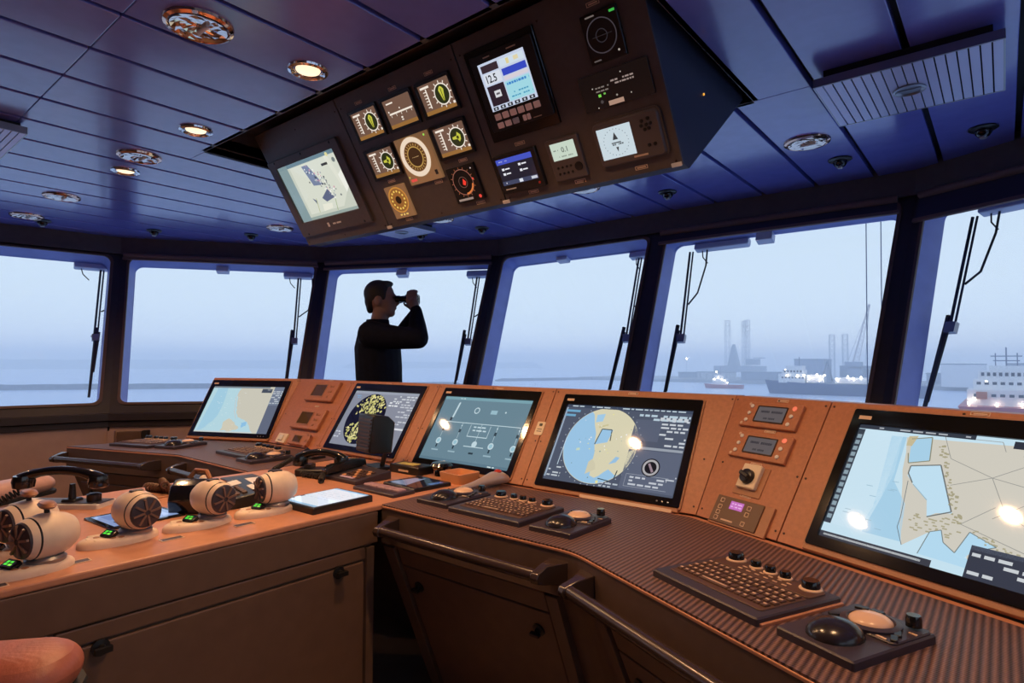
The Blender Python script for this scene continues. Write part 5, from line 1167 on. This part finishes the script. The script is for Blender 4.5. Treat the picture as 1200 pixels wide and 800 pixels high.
# ------------------------------------------------------------------ helm chairs
def cushion(w, d, h, r, k=5):
    L = []
    for z, ins in ((0, r*.55), (h*.15, r*.18), (h*.5, 0), (h*.85, r*.18), (h, r*.7)): L.append([(x, y, z) for x, y in rrect(0, 0, w-2*ins, d-2*ins, r, k)])
    return B().loops(L)
def soft(o):
    m = o.modifiers.new('subdivision', 'SUBSURF'); m.levels = 2; m.render_levels = 2
def helm_chair(M, label, lm, ah=.745):
    t = thing('helm_chair', label, 'chair', M, 'helm chairs')
    part(B().lathe([(.26, 0), (.26, .03), (.09, .07), (.06, .10), (.05, .46)], 24), 'pedestal', STEELG, t)
    soft(part(cushion(.52, .50, .13, .09), 'seat', lm, t, T(0, .02, .46))); soft(part(cushion(.50, .62, .13, .10), 'backrest', lm, t, T(0, -.27, .66) @ RX(80) @ T(0, .28, 0)))
    for sx_ in (-1, 1):
        soft(part(cushion(.160, .47, .080, .074), 'armrest', lm, t, T(sx_*.31, .03, ah))); part(B().tube([(sx_*.31, -.12, .52), (sx_*.31, -.12, ah+.01)], .02, 8).tube([(sx_*.20, -.12, .52), (sx_*.31, -.12, .52)], .02, 8), 'arm_post', BLACK, t)
        part(B().loops([[(x+sx_*.31, y+.03, z) for x, y in rrect(0, 0, .154*k, .464*k, .07)] for z, k in ((ah-.003, 1), (ah+.007, 1.01), (ah+.012, 1.0))]), 'piping', RUBBER, t)
    return t
helm_chair(T(-1.055, -.085, .0) @ RZ(-38), 'red-brown leather helm chair cut off at the bottom left corner', LEATHER, .725)
helm_chair(T(-3.45, .39, -.0) @ RZ(30), 'rose leather helm chair beyond the centre console at left', LEATHERP, .67)
HAZE = True
# ------------------------------------------------------------------ outside: sea, harbour, ships
SEA_Z = -13.0
SEAM = bpy.data.materials.new('sea_water'); SEAM.use_nodes = True; q = SEAM.node_tree; pb = q.nodes['Principled BSDF']
pb.inputs['Base Color'].default_value = (.52, .63, .84, 1); pb.inputs['Roughness'].default_value = .30; pb.inputs['IOR'].default_value = 1.33
tcs = q.nodes.new('ShaderNodeTexCoord'); nzs = q.nodes.new('ShaderNodeTexNoise'); nzs.inputs['Scale'].default_value = .5; nzs.inputs['Detail'].default_value = 6; bps = q.nodes.new('ShaderNodeBump'); bps.inputs['Strength'].default_value = .12; bps.inputs['Distance'].default_value = .5
q.links.new(tcs.outputs['Object'], nzs.inputs['Vector']); q.links.new(nzs.outputs['Fac'], bps.inputs['Height']); q.links.new(bps.outputs[0], pb.inputs['Normal'])
struct(B().prism([(-15000, -15000), (15000, -15000), (15000, 15000), (-15000, 15000)], SEA_Z-2, SEA_Z), 'sea', SEAM, smooth=False)
STONE = mat('breakwater_stone', (.16, .17, .22), .8, noise=(.4, .25))
HILLM = mat('distant_land', (.20, .24, .28), .9, noise=(.004, .2))
QUAYM = mat('quay_concrete', (.30, .31, .34), .8, noise=(.1, .15))
SHED = mat('shed_blue_grey', (.26, .30, .40), .7, noise=(.05, .1)); SHEDL = mat('shed_pale_grey', (.55, .57, .62), .7, noise=(.05, .08))
HULLB = mat('hull_deep_blue', (.035, .05, .16), .4); HULLR = mat('hull_red', (.36, .035, .05), .4); SUPER = mat('ship_white', (.75, .76, .78), .45); STEELB = mat('steel_blue_grey', (.16, .19, .27), .5); WINB = mat('ship_window_dark', (.02, .025, .05), .2)
HLIGHT = mat('harbour_floodlight', (1, .9, .7), .3, emit=(1.0, .86, .62), es=30)
def ridge(name, pts, h0, thick, m, label, cat, group=None, seed=0, kind=None):
    """long low bank following plan points"""
    r = random.Random(seed); b = B(); L = []
    P = [Vector(p) for p in pts]; fine = []
    for a, e in zip(P, P[1:]):
        for k in range(12): fine.append(a.lerp(e, k/12))
    fine.append(P[-1]); n = len(fine)
    for i, p in enumerate(fine):
        d = (fine[min(i+1, n-1)]-fine[max(i-1, 0)]).normalized(); nn = Vector((-d.y, d.x)); h = h0*r.uniform(.95, 1.05)*(1 if 0 < i < n-1 else .4)
        L.append([tuple((p+nn*o_).to_3d()+Vector((0, 0, z))) for o_, z in ((-thick, SEA_Z-1), (-thick*.35, SEA_Z+h), (thick*.35, SEA_Z+h*.96), (thick, SEA_Z-1))])
    b.loops(L); o = part(b, name, m, smooth=False)
    if kind: o['kind'] = kind; o['label'] = label
    else: o['label'] = label; o['category'] = cat
    return o
ridge('breakwater', [(-400, -60), (-370, 65), (-330, 130), (-286, 186), (-240, 250)], 2.6, 6, STONE, 'long low stone breakwater crossing the left windows', 'breakwater', seed=1)
ridge('breakwater', [(-289, 334), (-268, 395), (-247, 456), (-220, 520)], 2.0, 6, STONE, 'low stone breakwater seen through the front window without a blind', 'breakwater', seed=2)
ridge('hill', [(-1390, -325), (-1300, 65), (-1257, 303), (-1192, 498), (-1083, 672)], 15.5, 60, HILLM, 'faint low coast on the horizon at left', 'coast', seed=3, kind='structure')
ridge('hill', [(-1080, 760), (-980, 960), (-850, 1130)], 13.5, 60, HILLM, 'faint low coast on the horizon behind the man', 'coast', seed=4, kind='structure')
# quays
struct(B().box((-150, 460, -12.2), (240, 90, 2.6)), 'quay_ground', QUAYM, smooth=False, label='low quay beyond the harbour basin')
struct(B().box((40, 480, -12.2), (150, 180, 2.6)), 'quay_ground', QUAYM, smooth=False, label='low quay behind the white tank')
def light(x, y, z, r=.5): return B().ell((x, y, z), (r, r, r), 8, 6)
def hull(L, Bm, h, flare=.25, bow=.22):
    """hull along +x, bow at -x, deck at h"""
    secs = []
    for f in [i/12 for i in range(13)]:
        x = f*L; w_ = Bm/2*min(1, (f/bow)**.6 if f < bow else 1)
        sheer = h*(1+.28*max(0, 1-f/.35)**1.5)
        rake = -flare*h*1.6*max(0, 1-f/.12) if f < .12 else 0
        secs.append([(x-rake*0, -w_*.82-.05, 0), (x+rake, -w_-.05, sheer), (x+rake, w_+.05, sheer), (x, w_*.82+.05, 0)])
    return B().loops(secs)
def windows(parent, x0, x1, y, z, n, s_=.9, m=WINB):
    for k in range(n): part(B().box((x0+(k+.5)*(x1-x0)/n, y, z), ((x1-x0)/n*.55, .12, s_)), 'window', m, parent, smooth=False)
# blue supply ship lying across
t = thing('supply_ship', 'long blue-hulled ship with bright deck lights in the harbour', 'ship', T(-85.5, 295, SEA_Z) @ RZ(4))
part(hull(62, 13, 5.0), 'hull', HULLB, t, smooth=False)
a = part(B().box((10.5, 0, 7.2), (11, 10, 4.0)).box((11, 0, 10.0), (9, 9, 2.2)).box((11.5, 0, 12.0), (7, 8, 1.8)), 'superstructure', SUPER, t, smooth=False); windows(a, 7, 15, -4.6, 10.4, 6); windows(a, 6, 16, -5.1, 7.6, 7, .7)
part(B().box((20, 0, 7.2), (7, 8, 3.4)).box((34, 0, 6.6), (12, 9, 2.6)).box((48, 0, 6.2), (10, 9, 2.0)), 'deck_house', SUPER, t, smooth=False)
part(B().tube([(22, 0, 6), (24.5, 0, 15)], .35, 6).tube([(26.5, 0, 6), (24.5, 0, 15)], .35, 6).tube([(13, 0, 12), (13, 0, 17)], .2, 6), 'mast', STEELB, t); part(B().box((40, 3, 9), (.8, .8, 5)).box((44, 3, 11), (9, .6, .6)), 'deck_crane', STEELB, t, smooth=False)
for k, (x, z) in enumerate(((9, 8.6), (13, 8.4), (16, 8.6), (18, 7.4), (21, 9.0), (22.5, 7), (24, 8.8), (29, 7), (33, 8.4), (35, 7.6), (38, 8.2), (43, 7), (45, 9.4), (50, 7.4), (54, 7), (57, 8))): part(light(x, -5.4, z, .34), 'deck_light', HLIGHT, t)
# tug by the quay
t = thing('tug_boat', 'small white-topped tug in front of the drilling rig', 'boat', T(-130, 330, SEA_Z) @ RZ(12)); part(hull(20, 6, 2.0), 'hull', HULLR, t, smooth=False); part(B().box((8, 0, 3.6), (8, 4.6, 3.2)).box((7.5, 0, 6.2), (4.5, 3.6, 2.2)), 'superstructure', SUPER, t, smooth=False); part(B().tube([(8, 0, 7), (8, 0, 12)], .12, 6), 'mast', STEELB, t)
for x, z in ((5, 5.2), (7, 6), (9, 5.0), (10.5, 4.2), (12, 3.2)): part(light(x, -2.6, z, .25), 'deck_light', HLIGHT, t)
# red offshore vessel seen end on
t = thing('offshore_vessel', 'white offshore vessel with red hull at the right edge', 'ship', T(.5, 186, SEA_Z))
prow = [(-9, 0, 0), (9, 0, 0), (10, 0, 4.2), (-10, 0, 4.2)]
part(B().loops([[(-8, y, 0), (8, y, 0), (9.6, y, 3.6), (-9.6, y, 3.6)] for y in (0, 50)]), 'hull', HULLR, t, smooth=False)
a = part(B().box((0, 14, 5.6), (16, 14, 4)).box((0, 15, 8.8), (13.5, 11, 2.6)).box((0, 15.5, 11.2), (11.5, 9, 2.2)).box((0, 16, 13.0), (7, 6, 1.4)), 'superstructure', SUPER, t, smooth=False); windows(a, -5.4, 5.4, 10.95, 11.5, 9, .9); windows(a, -6.4, 6.4, 9.45, 9.2, 8, .7); windows(a, -7, 7, 6.95, 6.2, 8, .7)
part(B().tube([(0, 16, 13.5), (0, 16, 18.5)], .18, 6).tube([(-2.2, 16, 13.5), (-2.2, 16, 17)], .14, 6).tube([(2.2, 16, 13.5), (2.2, 16, 17)], .14, 6).box((0, 16, 16.2), (6.4, .3, .25)).box((0, 16, 15.0), (5.4, .3, .25)), 'mast', STEELB, t)
part(B().box((-5, 8, 6.2), (2.2, 4, 1.8)).box((5.2, 8, 6.2), (2.2, 4, 1.8)), 'lifeboat', mat('lifeboat_orange', (.5, .16, .06), .5), t, smooth=False)
for x, z in ((-6.5, 5.2), (6.6, 5.2), (-4, 9.8), (4, 9.8), (-7.6, 4.2), (7.6, 4.4), (2.8, 4.2), (-2, 4.0)): part(light(x, 6.4, z, .22), 'deck_light', HLIGHT, t)
# jack-up rig
t = thing('drilling_rig', 'hazy jack-up drilling rig with tall lattice legs', 'rig', T(-208, 616, SEA_Z))
def lattice(x, y, z0, z1, w_, n, r=.35):
    b = B(); c4 = [(-w_, -w_), (w_, -w_), (w_, w_), (-w_, w_)]
    for cx, cy in c4: b.tube([(x+cx, y+cy, z0), (x+cx, y+cy, z1)], r, 5)
    for k in range(n):
        za, zb = z0+(z1-z0)*k/n, z0+(z1-z0)*(k+1)/n
        for (ax, ay), (ex, ey) in zip(c4, c4[1:]+c4[:1]): b.tube([(x+ax, y+ay, za), (x+ex, y+ey, zb)], r*.6, 4); b.tube([(x+ax, y+ay, zb), (x+ex, y+ey, zb)], r*.6, 4)
    return b
for x, y in ((-9, -6), (9, -2), (0, 18)): part(lattice(x, y, -2, 57, 2.2, 11, .16), 'leg', STEELB, t, smooth=False)
part(B().box((0, 4, 8), (42, 34, 6)), 'platform', STEELB, t, smooth=False); b = B(); b.loops([[(-5+x*k, y*k, z) for x, y in ((-5, -5), (5, -5), (5, 5), (-5, 5))] for z, k in ((11, 1), (20, .7), (30, .35), (33, .2))]); part(b, 'derrick', STEELB, t, smooth=False); part(B().box((14, 0, 15), (12, 8, 6)).box((20, 0, 19), (9, 9, .8)), 'quarters', STEELB, t, smooth=False)
# harbour crane
t = thing('harbour_crane', 'pale lattice boom crane rising over the blue ship', 'crane', T(-70, 416, -11)); part(B().box((0, 0, 5), (7, 7, 10)).box((-1, 0, 11), (9, 7, 4)), 'tower', SHED, t, smooth=False)
b = B(); A, E_ = Vector((0, 0, 12)), Vector((7.5, 2, 48)); dr = (E_-A).normalized(); sd = Vector((0, 1, 0)); up_ = dr.cross(sd).normalized()
prev = None
for k in range(15):
    f = k/14; c_ = A.lerp(E_, f); ww = 1.6*(1-f*.75); cur = [c_+sd*ww+up_*ww, c_-sd*ww+up_*ww, c_-up_*ww]
    if prev:
        for i in range(3): b.tube([tuple(prev[i]), tuple(cur[i])], .22, 4); b.tube([tuple(prev[i]), tuple(cur[(i+1) % 3])], .14, 4)
    prev = cur
part(b, 'boom', mat('crane_white_red', (.62, .56, .58), .5), t, smooth=False); part(B().tube([(7.5, 2, 48), (3.8, 2, 0)], .10, 4).tube([(-4, 0, 14), (7.5, 2, 47)], .10, 4), 'hoist_rope', STEELB, t)
# sheds, towers, tanks
def shed(x, y, wx, wy, h, m, label, bays=5):
    t = thing('harbour_shed', label, 'building', T(x, y, -11), 'sheds along the quay'); part(B().box((0, 0, h/2), (wx, wy, h)), 'wall', m, t, smooth=False); part(B().box((0, 0, h+.25), (wx+.6, wy+.6, .5)), 'roof', STEELB, t, smooth=False)
    for k in range(bays): part(B().box((-wx/2+(k+.5)*wx/bays, -wy/2-.05, h*.42), (wx/bays*.08, .2, h*.8)), 'rib', STEELB, t, smooth=False)
shed(-93, 412, 17, 20, 14.2, SHED, 'square blue-grey shed directly above the blue ship'); shed(-73, 436, 16, 16, 10, SHED, 'lower blue-grey shed beside the crane'); shed(-52, 425, 16, 20, 7.5, SHEDL, 'low pale shed next to the window pillar')
shed(-128, 430, 26, 16, 5.5, SHED, 'long low shed behind the tug'); shed(-165, 440, 24, 14, 5, SHEDL, 'pale low shed at the left end of the quay'); shed(14, 420, 26, 20, 12, SHED, 'tall blue shed behind the red-hulled vessel'); shed(-30, 440, 12, 12, 6, SHED, 'small blue shed left of the white tank'); shed(-190, 470, 30, 14, 4, SHED, 'flat shed beside the wiper at the far quay')
t = thing('storage_tank', 'large white cylindrical storage tank near the right edge', 'tank', T(-16.5, 392, -11)); part(B().lathe([(9.6, 0), (9.6, 12), (9.2, 12.4), (.5, 13)], 32), 'shell', SUPER, t); part(B().lathe([(9.75, 11.6), (9.75, 12.1)], 32, cap=False), 'rim', STEELB, t)
t = thing('chimney_tower', 'pair of tall hazy lattice towers left of the crane', 'tower', T(-98, 512, -11))
for x in (-4, 5): part(lattice(x, 0, 0, 34, 1.7, 9, .14), 'shaft', STEELB, t, smooth=False)
for x, y, z, r_, lb in ((-236, 552, 5, .9, 'bright lone floodlight left of the rig'), (-46, 320, -6.5, .7, 'dazzling floodlight beside the window pillar'), (-150, 400, -5, .5, 'small quay floodlight above the tug'), (-105, 395, -3, .5, 'small floodlight near the blue ship bow')):
    t = thing('flood_lamp', lb, 'floodlight', T(x, y, -11)); part(B().tube([(0, 0, 0), (0, 0, z+11-r_)], .12, 5), 'mast', STEELB, t); part(light(0, 0, z+11, r_), 'lamp', HLIGHT, t)
for x, y, lb in ((-1.24, 7.9, 'thin vertical rigging wire left of the right window pillar'), (-1.10, 7.95, 'thin vertical rigging wire nearest the right window pillar')):
    solo(B().tube([(.06, 0, 6), (0, 0, -3)], .006, 5), 'rigging_wire', STEELB, lb, 'wire', T(x, y, 0), 'rigging wires outside')
# sea haze
HZ = bpy.data.materials.new('sea_haze'); HZ.use_nodes = True; q = HZ.node_tree; q.nodes.clear(); ho = q.nodes.new('ShaderNodeOutputMaterial'); vs_ = q.nodes.new('ShaderNodeVolumeScatter')
vs_.inputs['Color'].default_value = (.90, .955, 1.0, 1); vs_.inputs['Density'].default_value = .0021; vs_.inputs['Anisotropy'].default_value = .2; q.links.new(vs_.outputs[0], ho.inputs['Volume'])
hz = B().prism([(-60, -3000), (-60, 60), (3000, 60), (3000, 7000), (-7000, 7000), (-7000, -3000)], SEA_Z+.02, 24)
if HAZE:
    h_ = part(hz, 'sea_haze', HZ, smooth=False); h_['kind'] = 'stuff'; h_['label'] = 'pale blue sea haze over the harbour'
